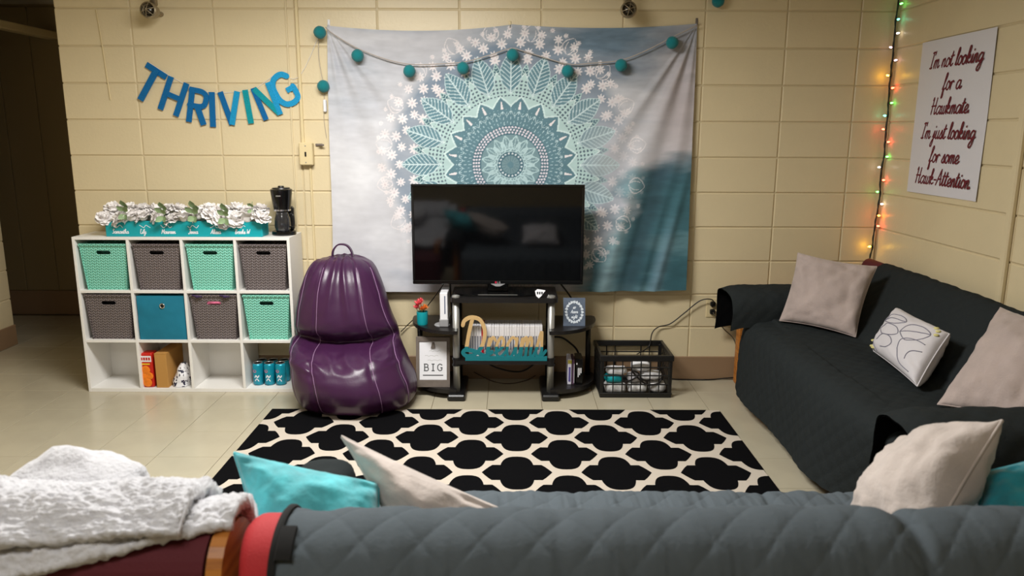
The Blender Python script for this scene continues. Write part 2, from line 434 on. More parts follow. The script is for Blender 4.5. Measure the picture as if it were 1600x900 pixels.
# ================================================================== STROKE LETTERING
G = {
'a': (1.0, [[(.75,.85),(.42,1),(.08,.62),(.12,.12),(.4,0),(.7,.45),(.78,.95)],[(.78,.95),(.72,.3),(.85,0),(1.1,.25)]]),
'e': (.78, [[(0,.2),(.5,.5),(.58,.85),(.35,1),(.08,.6),(.15,.1),(.45,0),(.85,.3)]]),
'f': (.68, [[(0,.1),(.42,1.4),(.5,1.9),(.32,2),(.2,1.4),(.15,-.4),(.12,-.95),(.35,-.8),(.33,0),(.75,.25)]]),
'g': (.95, [[(.72,.85),(.4,1),(.08,.6),(.12,.15),(.4,.05),(.7,.5),(.76,.95)],[(.76,.95),(.68,-.5),(.4,-1),(.12,-.75),(.5,-.1),(1,.25)]]),
'h': (.85, [[(0,.1),(.38,1.6),(.28,2),(.12,1.7),(.08,0)],[(.1,.6),(.42,1),(.56,.8),(.52,.2),(.65,0),(.9,.25)]]),
'i': (.5, [[(0,.2),(.2,1),(.15,.2),(.28,0),(.55,.25)],[(.3,1.42),(.32,1.52)]]),
'j': (.5, [[(0,.2),(.25,1),(.18,-.5),(0,-1),(-.2,-.8),(.1,-.1),(.55,.25)],[(.33,1.42),(.35,1.52)]]),
'k': (.78, [[(0,.1),(.36,1.6),(.28,2),(.12,1.7),(.08,0)],[(.08,.5),(.45,.98),(.5,.7),(.12,.5),(.48,.05),(.82,.25)]]),
'l': (.46, [[(0,.1),(.36,1.5),(.3,2),(.12,1.7),(.1,.3),(.25,0),(.52,.25)]]),
'm': (1.15, [[(0,.2),(.14,1),(.1,0)],[(.1,.5),(.36,1),(.5,.8),(.46,0)],[(.46,.5),(.72,1),(.87,.8),(.82,.2),(.94,0),(1.2,.25)]]),
'n': (.82, [[(0,.2),(.14,1),(.1,0)],[(.1,.5),(.38,1),(.53,.8),(.5,.2),(.62,0),(.88,.25)]]),
'o': (.8, [[(.5,.95),(.25,1),(.05,.6),(.1,.1),(.4,0),(.62,.4),(.55,.9),(.4,.95),(.6,.75),(.85,.85)]]),
'r': (.6, [[(0,.2),(.14,1),(.1,0)],[(.1,.5),(.35,1),(.58,.85)]]),
's': (.65, [[(0,.2),(.35,1.05),(.42,.6),(.45,.2),(.2,0),(.03,.15)],[(.2,0),(.45,.02),(.78,.25)]]),
't': (.55, [[(0,.2),(.25,1.75),(.15,.3),(.28,0),(.6,.25)],[(0,1.15),(.52,1.22)]]),
'u': (.9, [[(0,.3),(.12,1),(.1,.2),(.3,0),(.55,.4),(.6,1)],[(.6,1),(.56,.2),(.68,0),(.92,.25)]]),
'w': (1.05, [[(0,.8),(.08,1),(.08,.2),(.25,0),(.45,.3),(.48,.95)],[(.48,.95),(.46,.2),(.65,0),(.86,.4),(.85,1),(1.05,.85)]]),
'y': (.9, [[(0,.3),(.12,1),(.1,.25),(.3,.05),(.55,.4),(.6,1)],[(.6,1),(.5,-.5),(.25,-1),(.05,-.7),(.9,.25)]]),
'I': (.55, [[(.12,1.9),(.35,2),(.6,1.95)],[(.36,2),(.22,0)],[(0,.05),(.22,0),(.45,.08)]]),
'H': (1.2, [[(.1,1.75),(.25,2),(.2,0)],[(.9,2),(.82,.3),(.95,0),(1.2,.25)],[(.05,1),(.95,1.05)]]),
'A': (1.15, [[(0,0),(.3,1),(.62,2)],[(.62,2),(.75,.8),(.88,0),(1.15,.25)],[(.2,.75),(.85,.8)]]),
'S': (.9, [[(.75,1.7),(.45,2),(.15,1.6),(.6,.8),(.5,.1),(.05,.1)]]),
'L': (.9, [[(.4,1.8),(.15,1.9),(.2,.1),(.8,0)]]),
'M': (1.3, [[(.05,0),(.2,2),(.6,.4),(1,2),(1.15,0)]]),
'J': (.8, [[(.2,1.9),(.7,2),(.5,.2),(.2,-.2),(0,.2)]]),
'B': (.9, [[(.15,0),(.2,2),(.7,1.7),(.25,1),(.8,.6),(.5,0),(.15,.05)]]),
'W': (1.3, [[(.05,2),(.3,0),(.65,1.4),(.95,0),(1.25,2)]]),
"'": (.25, [[(.2,2.05),(.12,1.65)]]), '.': (.3, [[(.1,.02),(.14,.1)]]), ',': (.3, [[(.14,.1),(.04,-.25)]]),
'-': (.62, [[(.08,.62),(.52,.64)]]), ' ': (.55, []),
}
def layout(text, slant=.22):
    x = 0; S = []
    for ch in text:
        adv, st = G[ch]
        for s_ in st: S.append([(x+px_+slant*py_, py_) for px_, py_ in s_])
        x += adv
    return S, x
RC = [0]
def ribbon(mb, pts, wdt, fr, d0, d1, k=0, raw=False, n=5):
    RC[0] += 1; top = d1-(d1-d0)*.055*(RC[0] % 9); dd = (d1-d0)*.05
    P = [(p.x, p.y) for p in (smooth_path([(a, b, 0) for a, b in pts], n) if not raw else [Vector((a, b, 0)) for a, b in pts])]
    m = len(P); L_, R_ = [], []
    for i in range(m):
        a = P[max(0, i-1)]; b = P[min(m-1, i+1)]; dx, dy = b[0]-a[0], b[1]-a[1]; l = math.hypot(dx, dy) or 1
        nx, ny = -dy/l*wdt/2, dx/l*wdt/2; L_.append((P[i][0]+nx, P[i][1]+ny)); R_.append((P[i][0]-nx, P[i][1]-ny))
    V = []
    for i in range(m): V += [fr(*L_[i], top-dd*i/m), fr(*R_[i], top-dd*i/m), fr(*L_[i], d0), fr(*R_[i], d0)]
    F = []
    for i in range(m-1):
        a, b = 4*i, 4*i+4; F += [(a, a+1, b+1, b), (a+2, b+2, b+3, a+3), (a, b, b+2, a+2), (a+1, a+3, b+3, b+1)]
    F += [(0, 2, 3, 1), (4*m-4, 4*m-3, 4*m-1, 4*m-2)]
    mb.add(V, F, k)
    for e in (P[0], P[-1]) if not raw else ():   # round ends
        mb.prism([(e[0]+wdt/2*math.cos(2*PI*j/8), e[1]+wdt/2*math.sin(2*PI*j/8)) for j in range(8)], fr, d0, top-dd*1.6, k=k)

# ================================================================== CUBE ORGANIZER AND WHAT IS IN IT
SX0, SX1, SY0, SY1, SH = -2.446, -1.232, 4.205, 4.455, .906
TH = .016; PIT = (SX1-SX0-TH)/4
t = thing('cube_organizer', 'white twelve-cube laminate shelf unit against the block wall', 'shelf', (-1.84, 4.33, 0))
MB().box(SX0, SX0+TH, SY0, SY1, 0, SH, .001).build('side_panel', WHITE, t)
MB().box(SX1-TH, SX1, SY0, SY1, 0, SH, .001).build('side_panel', WHITE, t)
MB().box(SX0+TH, SX1-TH, SY0, SY1, SH-TH, SH, .001).build('top_panel', WHITE, t)
MB().box(SX0+TH, SX1-TH, SY0, SY1, 0, TH+.006, .001).build('bottom_panel', WHITE, t)
ZR = [.022, .312, .602, SH-TH]
for i in (1, 2, 3): MB().box(SX0+PIT*i, SX0+PIT*i+TH, SY0+.001, SY1, TH+.006, SH-TH, .001).build('divider', WHITE, t)
for i in range(4):
    for zz in (ZR[1], ZR[2]):
        MB().box(SX0+PIT*i+TH, SX0+PIT*(i+1), SY0+.002, SY1, zz-TH, zz, .001).build('shelf_board', WHITE, t)
    for j in range(3):
        if (i, j) in ((3, 0),): continue
        MB().box(SX0+PIT*i+TH, SX0+PIT*(i+1), SY1-.006, SY1-.001, ZR[j], ZR[j+1]-(TH if j < 2 else 0)).build('back_panel', WHITE, t)
def cell(i, j): return SX0+PIT*i+TH, SX0+PIT*(i+1), ZR[j]
def slot(cx, cz, hw, hh, n=6):
    P = []
    for k in range(n+1): a = PI/2+PI*k/n; P.append((cx-hw+hh+hh*math.cos(a), cz+hh*math.sin(a)))
    for k in range(n+1): a = -PI/2+PI*k/n; P.append((cx+hw-hh+hh*math.cos(a), cz+hh*math.sin(a)))
    return P
BW, BH, BD = .264, .264, .225
def make_basket(m, label, loc):
    t = thing('storage_basket', label, 'basket', loc, None)
    x, y, z = loc; tp = .014        # taper
    b = MB()
    fr = lambda s: (lambda u, v, d: (x+u*(1-(1-v/BH)*tp*2/BW*1.6), y+s*(BD/2-.002)-s*(1-v/BH)*tp*.9-d*s, z+v))
    hole = slot(0, BH-.050, .042, .0105)
    outer = [(-BW/2, 0), (BW/2, 0), (BW/2, BH-.014), (-BW/2, BH-.014)]
    MB().prism(outer, fr(-1), 0, .003, [hole]).build('front_wall', m, t); MB().prism(outer, fr(1), 0, .003, [hole]).build('back_wall', m, t)
    for s in (-1, 1):
        f2 = (lambda s: lambda u, v, d: (x+s*(BW/2)-s*(1-v/BH)*tp*1.6-d*s, y+u*(1-(1-v/BH)*.05), z+v))(s)
        MB().prism([(-BD/2, 0), (BD/2, 0), (BD/2, BH-.014), (-BD/2, BH-.014)], f2, 0, .003).build('side_wall', m, t)
    b = MB().box(x-BW/2+.02, x+BW/2-.02, y-BD/2+.012, y+BD/2-.012, z, z+.004); b.build('basket_floor', m, t)
    b = MB()
    a0, a1, c0, c1 = x-BW/2-.003, x+BW/2+.003, y-BD/2-.004, y+BD/2+.004
    b.box(a0, a1, c0, c0+.008, z+BH-.014, z+BH, .002).box(a0, a1, c1-.008, c1, z+BH-.014, z+BH, .002)
    b.box(a0, a0+.008, c0, c1, z+BH-.014, z+BH, .002).box(a1-.008, a1, c0, c1, z+BH-.014, z+BH, .002)
    b.build('rim', m, t); return t
def bloc(i, j): a, c, z = cell(i, j); return ((a+c)/2+.003, SY0+.012+BD/2, z+.0005)
mint0 = make_basket(MINT, 'mint green woven basket at the left end of the top row', bloc(0, 2))
copytree(mint0, bloc(2, 2), 'mint green woven basket third from left in the top row')
copytree(mint0, bloc(3, 1), 'mint green woven basket in the middle row above the cans')
grey0 = make_basket(GREYW, 'grey woven basket second from left in the top row', bloc(1, 2))
copytree(grey0, bloc(3, 2), 'grey woven basket at the right end of the top row')
copytree(grey0, bloc(0, 1), 'grey woven basket at the left end of the middle row')
copytree(grey0, bloc(2, 1), 'grey woven basket with pink cloth in its handle hole')
bx, by, bz = bloc(2, 1)
mb = MB(); P = np.zeros((14, 8, 3))
for i in range(14):
    for j in range(8):
        u, v = i/13*2-1, j/7*2-1
        P[i, j] = (bx+u*.05, by-BD/2+.012-.008*(1-u*u)*(1-v*v)+.003*fbm(u*3, v*3, 5), bz+BH-.045+v*.013)
tag(mb.grid(P).build('cloth', mat('pink_cloth', (236, 120, 160), .8, var=.3, vscale=60), None, (bx, by-.1, bz+BH-.05), True), 'pink cloth showing in the handle hole of a grey basket', 'cloth')
mb = MB()
for sx in (-.085, .072):
    xs = bx+sx; mb.tube(smooth_path([(xs-.03, by-BD/2-.008, bz+BH-.002), (xs, by-BD/2-.014, bz+BH-.006), (xs+.025, by-BD/2-.012, bz+BH-.010)]), .005, 6)
    mb.sphere((xs, by-BD/2-.015, bz+BH-.008), .012, 10, 6, (1.1, .8, .7))
mb.tube(smooth_path([(bx-.085, by-BD/2+.006, bz+BH+.006), (bx, by-BD/2+.02, bz+BH+.010), (bx+.072, by-BD/2+.006, bz+BH+.006)]), .006, 6)
tag(mb.build('scarf', mat('dark_purple_cloth', (58, 38, 78), .8), None, (bx, by-BD/2, bz+BH), True), 'dark purple knotted scarf over the rim of the grey basket', 'scarf')
# fabric cube
a, c, z = cell(1, 1); x = (a+c)/2
t = thing('fabric_bin', 'teal fabric cube bin with metal grommet in the middle row', 'bin', (x, SY0+.13, z))
P = np.zeros((24, 24, 3))
for i in range(24):
    for j in range(24):
        u, v = i/23*2-1, j/23*2-1
        P[i, j] = (x+u*.134, SY0+.012-.006*(1-u**4)*(1-v**4)+.002*fbm(u*2, v*2, 1), z+.129+v*.128)
MB().grid(P).build('front_panel', TEALFAB, t, smooth=True)
MB().box(x-.134, x+.134, SY0+.013, SY0+.24, z, z+.256, .004).build('body', TEALFAB, t)
mb = MB(); mb.tube([(x+.012+.013*math.cos(2*PI*k/16), SY0+.004, z+.2+.013*math.sin(2*PI*k/16)) for k in range(16)], .0035, 6, closed=True)
g_ = mb.build('grommet', CHROME, t, smooth=True)
mb = MB().lathe([(.0, 0), (.0115, 0), (.0115, .001), (0, .001)], (x+.012, SY0+.0045, z+.2), 14, 'y'); mb.build('grommet_hole', DARK, t)
# bottom row contents
a, c, z = cell(1, 0)
CRED = mat('red_pack', (196, 34, 22), .35); CORG = mat('orange_cracker', (240, 130, 24), .5, var=.15, vscale=60)
t = thing('snack_box', 'red snack cracker package in the bottom row', 'food', (-2.107, 4.26, z))
MB().box(-2.143, -2.071, 4.222, 4.30, z, z+.205, .006).build('package', CRED, t)
mb = MB().box(-2.139, -2.075, 4.2205, 4.2225, z+.155, z+.19); part(mb.build('label', PAPER, t), 'white brand panel')
mb = MB()
for i in range(4): mb.box(-2.134+.0145*i, -2.124+.0145*i, 4.219, 4.2206, z+.165, z+.181)
mb.build('lettering', CRED, t)
mb = MB().box(-2.133, -2.085, 4.2205, 4.2225, z+.137, z+.145); mb.build('strip', mat('yellow_print', (236, 196, 40), .5), t)
for k, (dx, dz, r) in enumerate(((-2.112, .105, .026), (-2.122, .062, .022), (-2.092, .07, .022), (-2.106, .03, .026))):
    mb = MB().lathe([(0, .0035), (r*.7, .003), (r, .0015), (r, 0)], (dx, 4.2215-.0006*k, z+dz), 16, 'y'); mb.build('cracker', CORG, t, smooth=False)
t = thing('cardboard_box', 'plain brown cardboard box beside the snack package', 'box', (-2.02, 4.31, z))
MB().box(-2.053, -1.985, 4.215, 4.44, z, z+.205, .002).build('carton', CARD, t)
MB().box(-2.053, -1.985, 4.214, 4.4405, z+.2045, z+.2062).build('flap', CARD, t)
# patterned bag
n, m = 26, 18; P = np.zeros((n, m, 3))
for i in range(n):
    for j in range(m):
        a_ = 2*PI*i/n; v = j/(m-1); rr = (1-.75*v**2.2)*(1+.18*fbm(math.cos(a_)*1.5, math.sin(a_)*1.5, v*3))
        P[i, j] = (-1.928+.052*rr*math.cos(a_)+.01*v, 4.29+.07*rr*math.sin(a_), z+.002+.13*v)
tag(MB().grid(P, cu=True).build('bag', None or mat('speckled_bag', (230, 230, 234), .5), None, (-1.928, 4.29, z), True), 'crumpled white bag with dark blotches beside the cardboard box', 'bag')
bm_ = _M['speckled_bag'].node_tree; n_ = bm_.nodes.new('ShaderNodeTexNoise'); n_.inputs['Scale'].default_value = 55
r_ = bm_.nodes.new('ShaderNodeValToRGB'); r_.color_ramp.interpolation = 'CONSTANT'; r_.color_ramp.elements[0].color = lin(30, 32, 60); r_.color_ramp.elements[1].color = lin(232, 232, 236); r_.color_ramp.elements[1].position = .42
tc_ = bm_.nodes.new('ShaderNodeTexCoord'); bm_.links.new(tc_.outputs['Object'], n_.inputs['Vector']); bm_.links.new(n_.outputs[0], r_.inputs[0]); bm_.links.new(r_.outputs[0], bm_.nodes['Principled BSDF'].inputs['Base Color'])
# cans
def make_can(x, y, z, label):
    t = thing('drink_can', label, 'can', (x, y, z), 'teal drink cans')
    r = .0305
    MB().lathe([(.022, 0), (r, .008), (r, .118), (.0255, .130)], (x, y, z), 18).build('can_body', CANB, t, smooth=True)
    MB().lathe([(.0255, .130), (.027, .133), (.025, .1335), (.023, .130)], (x, y, z), 18).build('can_lid', SILVER, t)
    mb = MB(); f = lambda u, v, d: (x+math.sin(u/r)*(r+.0004+d), y-math.cos(u/r)*(r+.0004+d), z+v)
    ribbon(mb, [(-.012, .05), (-.004, .062), (.004, .05), (.012, .06)], .006, f, 0, .0003)
    ribbon(mb, [(-.01, .03), (0, .042), (.01, .028)], .005, f, 0, .0003)
    mb.build('white_print', PAPER, t)
    mb = MB(); mb.prism([(-.012+.011*math.cos(2*PI*k/10), .088+.009*math.sin(2*PI*k/10)) for k in range(10)], f, 0, .0004)
    mb.build('pink_print', mat('pink_print', (226, 96, 130), .5), t)
    return t
c0 = None
for r_i, yy in enumerate((4.285, 4.35)):
    for k in range(3):
        lab = ['%s teal can in the front row of the shelf' % ('left', 'middle', 'right')[k], '%s teal can in the back row of the shelf' % ('left', 'middle', 'right')[k]][r_i]
        L_ = (-1.482+.0665*k+.004*r_i, yy, .0225)
        if c0 is None: c0 = make_can(*L_, lab)
        else: copytree(c0, L_, lab)

# ---- planter with flowers, coffee maker on top
x0, x1, y0, y1, z0 = -2.262, -1.388, 4.225, 4.345, SH
t = thing('planter_box', 'turquoise trough with white handwriting on top of the cube shelf', 'planter', (-1.825, 4.285, z0))
MB().box(x0, x1, y0, y0+.01, z0, z0+.088, .003).build('front_board', TURQ, t)
MB().box(x0, x1, y1-.01, y1, z0, z0+.088, .003).build('back_board', TURQ, t)
for xa in (x0, x1-.01): MB().box(xa, xa+.01, y0+.01, y1-.01, z0, z0+.088, .003).build('end_board', TURQ, t)
MB().box(x0+.01, x1-.01, y0+.01, y1-.01, z0, z0+.055).build('filling', mat('moss_filling', (70, 84, 60), .9), t)
f = lambda u, v, d: (u, y0-.0004-d, z0+v)
for k, (nm, xx) in enumerate((('Samantha', -2.225), ('Lily', -2.07), ('Maureen', -1.95), ('Jenna', -1.80), ('Alissa', -1.675), ('Brooke W', -1.54))):
    S, wd = layout(nm); sc = .0125; mb = MB()
    for s_ in S: ribbon(mb, [(xx+p*sc, .018+q*sc) for p, q in s_], .0035, f, 0, .0004, n=3)
    pts = [(xx+.012*i, .058+.008*math.sin(i*2.1+k)) for i in range(6)]
    mb.build('handwriting', PAPER, t)
    mb = MB(); ribbon(mb, pts, .003, f, 0, .0004, n=4); mb.build('handwriting', PAPER, t)
def make_flower(loc, label, s, seed):
    r = random.Random(seed); x, y, z = loc
    t = thing('white_flower', label, 'flower', loc)
    for ring, (npt, r0, up, ln, wd) in enumerate(((8, .020, -.30, .034, .026), (8, .017, .25, .034, .025), (7, .012, .75, .030, .022), (5, .005, 1.15, .024, .018))):
        mb = MB()
        for k in range(npt):
            a = 2*PI*k/npt+ring*.6+r.uniform(-.2, .2); e0 = up+r.uniform(-.15, .15); ca, sa = math.cos(a), math.sin(a); P = np.zeros((6, 6, 3)); ph_ = r.uniform(0, 6)
            for i in range(6):
                for j in range(6):
                    u, v = i/5, j/5*2-1; e = e0+.9*u*(.5 if ring < 2 else .9)-.5*u*u
                    hw = wd*math.sin(PI*(.12+.62*u))*(1-.12*u); rad = r0*.5+ln*(u*math.cos(e)); h = ln*u*math.sin(e)+.30*hw*v*v-.004+.0025*math.sin(v*5+ph_)*u
                    P[i, j] = (x+s*(ca*rad-sa*v*hw), y+s*(sa*rad+ca*v*hw), z+s*h)
            mb.grid(P)
        mb.build('petals', PETAL, t, smooth=True, fix=False)
    MB().sphere((x, y, z-.002), .020*s, 10, 8, (1, 1, .9)).build('flower_centre', PETAL, t, smooth=True)
    return t
fr0 = random.Random(3); f0 = []
ORD = ['first', 'second', 'third', 'fourth', 'fifth', 'sixth', 'seventh', 'eighth', 'ninth', 'tenth', 'eleventh', 'twelfth', 'thirteenth', 'fourteenth', 'fifteenth', 'sixteenth', 'seventeenth', 'eighteenth', 'nineteenth', 'twentieth',
       'twenty-first', 'twenty-second', 'twenty-third', 'twenty-fourth', 'twenty-fifth', 'twenty-sixth', 'twenty-seventh', 'twenty-eighth', 'twenty-ninth']
for row, (cnt, xa, xb, yy, zz) in enumerate(((13, -2.262, -1.385, 4.238, .108), (12, -2.235, -1.405, 4.305, .142))):
    for k in range(cnt):
        L_ = (lerp(xa, xb, k/(cnt-1))+fr0.uniform(-.010, .010), yy+fr0.uniform(-.008, .008), SH+zz+fr0.uniform(-.012, .012))
        lab = 'white silk flower, %s from the left in the %s row of the turquoise trough' % (ORD[k], ('front', 'back')[row])
        if len(f0) < 3: f0.append(make_flower(L_, lab, 1.25, 11+k)); c_ = f0[-1]; c_['group'] = 'white flowers in the turquoise trough'
        else: c_ = copytree(f0[k % 3], L_, lab)
        c_.rotation_euler = (fr0.uniform(.2, .9) if row == 0 else fr0.uniform(-.1, .4), fr0.uniform(-.4, .4), fr0.uniform(0, 6)); s_ = fr0.uniform(.88, 1.12); c_.scale = (s_, s_, s_)
def make_sprig(loc, label, seed, big=1):
    r = random.Random(seed); x, y, z = loc
    t = thing('leaf_sprig', label, 'leaves', loc, 'green leaf sprigs among the white flowers')
    MB().tube(smooth_path([(x, y+.02, z-.03), (x, y-.002, z+.01), (x+.006, y-.004, z+.045*big)]), .0018, 5).build('stem', LEAF, t)
    for k in range(6 if big > .8 else 3):
        a = [.9, 2.3, 3.8, 5.5, 1.6, .2][k]; ln = .038*big*r.uniform(.8, 1.15); hz = [.0, .005, -.018, -.02, .03, .03][k]
        d = Vector((math.cos(a), -.45, math.sin(a)*.9)).normalized(); sd = d.cross(Vector((0, 1, .2))).normalized(); nm = d.cross(sd)
        P = np.zeros((7, 3, 3))
        for i in range(7):
            for j in range(3):
                u = i/6; v = j-1; p = Vector((x, y-.01, z+.01+hz)) + d*(ln*u) + sd*(v*.0135*big*math.sin(PI*min(1, u*.93+.05))) + nm*(.004*abs(v)+.008*u*u)
                P[i, j] = p
        MB().grid(P).build('leaf', LEAF, t, smooth=True, fix=False)
for k, (xx, zz, b_) in enumerate(((-2.125, .135, 1.15), (-1.915, .125, 1.2), (-1.745, .125, 1.3), (-1.575, .115, 1.3), (-1.425, .165, .8))):
    make_sprig((xx, 4.195, SH+zz), ['leftmost green sprig in the white flowers', 'second green sprig from the left in the flowers', 'middle green sprig in the white flowers', 'fourth green sprig from the left in the flowers', 'small sprig at the right end of the flowers'][k], k, b_)
# coffee maker
x, y, z = -1.297, 4.335, SH
t = thing('coffee_maker', 'small black drip coffee maker on the right end of the cube shelf', 'coffee maker', (x, y, z))
MB().lathe([(.0, 0), (.066, 0), (.068, .008), (.066, .022), (.055, .026), (0, .026)], (x, y, z), 28).build('base', BEZEL, t, smooth=False)
MB().box(x-.045, x+.052, y+.015, y+.06, z+.02, z+.16, .012).build('rear_column', BLACK, t)
autosmooth(MB().lathe([(0, .142), (.046, .142), (.050, .165), (.060, .245), (.061, .258), (.054, .262), (0, .262)], (x-.004, y, z), 28).build('brew_head', BEZEL, t))
autosmooth(MB().lathe([(.047, .138), (.049, .138), (.0495, .147), (.047, .147)], (x-.004, y, z), 28).build('silver_band', CHROME, t))
autosmooth(MB().lathe([(0, .262), (.05, .262), (.048, .268), (.018, .270), (.016, .278), (0, .279)], (x-.004, y, z), 24).build('lid', BLACK, t))
autosmooth(MB().lathe([(0, .026), (.040, .026), (.046, .05), (.044, .095), (.036, .12), (.034, .132), (0, .132)], (x-.002, y-.012, z), 24).build('carafe', mat('smoked_glass', (44, 44, 46), .06, coat=.5), t))
MB().tube(smooth_path([(x+.04, y-.02, z+.12), (x+.064, y-.03, z+.115), (x+.066, y-.03, z+.06), (x+.044, y-.02, z+.045)]), .005, 8).build('carafe_handle', BLACK, t, smooth=True)
MB().box(x-.018, x+.008, y-.0605, y-.056, z+.222, z+.228).build('badge', SILVER, t)

# ================================================================== BEAN BAG
bx, by = -.862, 4.02
prof = [  # z, front y, back y, half width, centre shift
 (.000, 3.90, 4.24, .250, .01), (.012, 3.80, 4.30, .296, .012), (.05, 3.735, 4.335, .322, .013), (.10, 3.70, 4.345, .330, .010), (.16, 3.69, 4.345, .328, .002), (.215, 3.70, 4.34, .320, -.012),
 (.26, 3.735, 4.34, .312, -.028), (.29, 3.785, 4.335, .306, -.042), (.312, 3.85, 4.335, .301, -.052), (.325, 3.92, 4.335, .297, -.060), (.328, 3.99, 4.335, .294, -.063), (.332, 4.05, 4.335, .293, -.064), (.345, 4.065, 4.335, .291, -.066), (.375, 4.025, 4.34, .286, -.068),
 (.41, 3.99, 4.34, .278, -.071), (.46, 3.98, 4.345, .266, -.074), (.53, 3.99, 4.35, .249, -.078), (.60, 4.012, 4.36, .230, -.080), (.68, 4.045, 4.365, .203, -.081), (.735, 4.08, 4.37, .180, -.082), (.762, 4.11, 4.37, .163, -.084), (.778, 4.135, 4.36, .145, -.084), (.786, 4.16, 4.345, .115, -.082), (.790, 4.20, 4.32, .05, -.08)]
pz = np.array([p[0] for p in prof]); NU, NV = 190, 140
dl = np.r_[0, np.cumsum([math.hypot(prof[i+1][0]-prof[i][0], (prof[i+1][1]-prof[i][1])) for i in range(len(prof)-1)])]
tt = np.linspace(0, dl[-1], NV)
ZZ, FF, BB, WW, SS = [np.interp(tt, dl, [p[k] for p in prof]) for k in range(5)]
ker = np.array([1, 2, 3, 2, 1])/9
def sm(a): b = np.convolve(np.pad(a, 2, 'edge'), ker, 'valid'); b[0] = a[0]; b[-1] = a[-1]; return b
ZZ, FF, BB, WW, SS = map(sm, (ZZ, FF, BB, WW, SS))
def bean(th, j):
    e = 2/2.3; c, s = math.cos(th), math.sin(th)
    cx = math.copysign(abs(c)**e, c); sy = math.copysign(abs(s)**e, s)
    yc = (FF[j]*.45+BB[j]*.55); dep = (yc-FF[j]) if s < 0 else (BB[j]-yc)
    # the crease climbs at the sides
    z = ZZ[j] + (.045*abs(cx)**2.0*(.4+.6*max(0, -s)**.6)*math.exp(-((ZZ[j]-.34)/.12)**2)) - .012*abs(cx)**3*max(0, (ZZ[j]-.6)/.19)
    return Vector((bx+SS[j]+WW[j]*cx, yc+dep*sy, z))
P = np.zeros((NU, NV, 3))
for i in range(NU):
    th = 2*PI*i/NU
    for j in range(NV): P[i, j] = bean(th, j)
nn = normals(np.concatenate([P[-2:], P, P[:2]], 0))[2:-2]
if (nn[NU*3//4, NV//3] @ np.array([0, -1, 0])) < 0: nn = -nn
for i in range(NU):
    th = 2*PI*i/NU
    for j in range(NV):
        x_, y_, z_ = P[i, j]; wv = 0; fw = max(0, -math.sin(th))**.7
        cz = math.exp(-((z_-.34)/.075)**2); up = max(0, min(1, (z_-.42)/.2))
        wv += .009*fbm(x_*3.2, y_*3.2, z_*3.2, 2)
        wv += .015*cz*fw*fbm(x_*7, 1, z_*20)+.016*math.exp(-((z_-.295)/.035)**2)*fw*(1-abs(mnoise.noise(Vector((x_*9+z_*12, 4, z_*16-x_*3))))*2.2)
        gat = 1-abs(mnoise.noise(Vector(((x_-bx+.08)/(1.0-z_)*4.2, z_*1.1, 2.7))))*1.6; gat2 = 1-abs(mnoise.noise(Vector(((x_-bx+.08)/(1.0-z_)*8.5, z_*1.8, 7.7))))*1.6
        wv += (.016*gat+.008*gat2)*up*(.35+.65*fw)                 # gathers running up to the top
        low = math.exp(-((z_-.12)/.08)**2)
        wv += .006*(1-abs(mnoise.noise(Vector((th*5, z_*6, 1))))*1.7)*low*(1-.6*fw)
        wv += .007*(1-abs(mnoise.noise(Vector((x_*3+z_*7, z_*9-x_*2, 5))))*1.7)*math.exp(-((z_-.44)/.08)**2)
        seam = min(abs(((th-(-PI/2)+PI) % (2*PI)-PI) - s0) for s0 in (-1.05, -.42, .5, 1.15, 2.2, -2.2))
        wv -= .007*math.exp(-(seam/.045)**2)
        if z_ < .02: wv *= .1
        P[i, j] += nn[i, j]*wv
P[:, :, 2] = np.maximum(P[:, :, 2], .0125)
t = thing('bean_bag_chair', 'purple vinyl bean bag chair between the cube shelf and television', 'chair', (bx, by, .012))
mb = MB().grid(P, cu=True); mb.f.append(tuple(i*NV for i in range(NU))); mb.mi.append(0); mb.f.append(tuple(i*NV+NV-1 for i in range(NU))); mb.mi.append(0)
mb.build('body', PURPLE, t, smooth=True)
for s0 in (-1.05, -.42, .5, 1.15):
    i = (-PI/2+s0) % (2*PI)/(2*PI)*NU; i0 = int(round(i)) % NU
    mb = MB()
    for off in (1, ):
        mb.tube([P[(i0+off) % NU, j]+nn[(i0+off) % NU, j]*.0003 for j in range(8, NV-12)], .0019, 5)
    part(mb.build('stitched_seam', STITCH, t, smooth=True), 'pale lilac stitching')
tx, tz = bx-.08, .782
mb = MB(); pp = smooth_path([(tx-.058, 4.23, tz-.02), (tx-.055, 4.225, tz+.04), (tx-.03, 4.222, tz+.078), (tx, 4.22, tz+.086), (tx+.03, 4.222, tz+.076), (tx+.052, 4.225, tz+.04), (tx+.058, 4.23, tz-.02)], 6)
P2 = np.zeros((len(pp), 4, 3))
for i, p in enumerate(pp):
    tg = (pp[min(i+1, len(pp)-1)]-pp[max(i-1, 0)]).normalized(); nrm = tg.cross(Vector((0, 1, 0))).normalized()
    for j, (a_, b_) in enumerate(((-.014, .004), (.014, .004), (.014, -.004), (-.014, -.004))): P2[i, j] = p+Vector((0, 1, 0))*a_+nrm*b_
mb.grid(P2, cv=True).build('carry_handle', PURPLE, t, smooth=False)

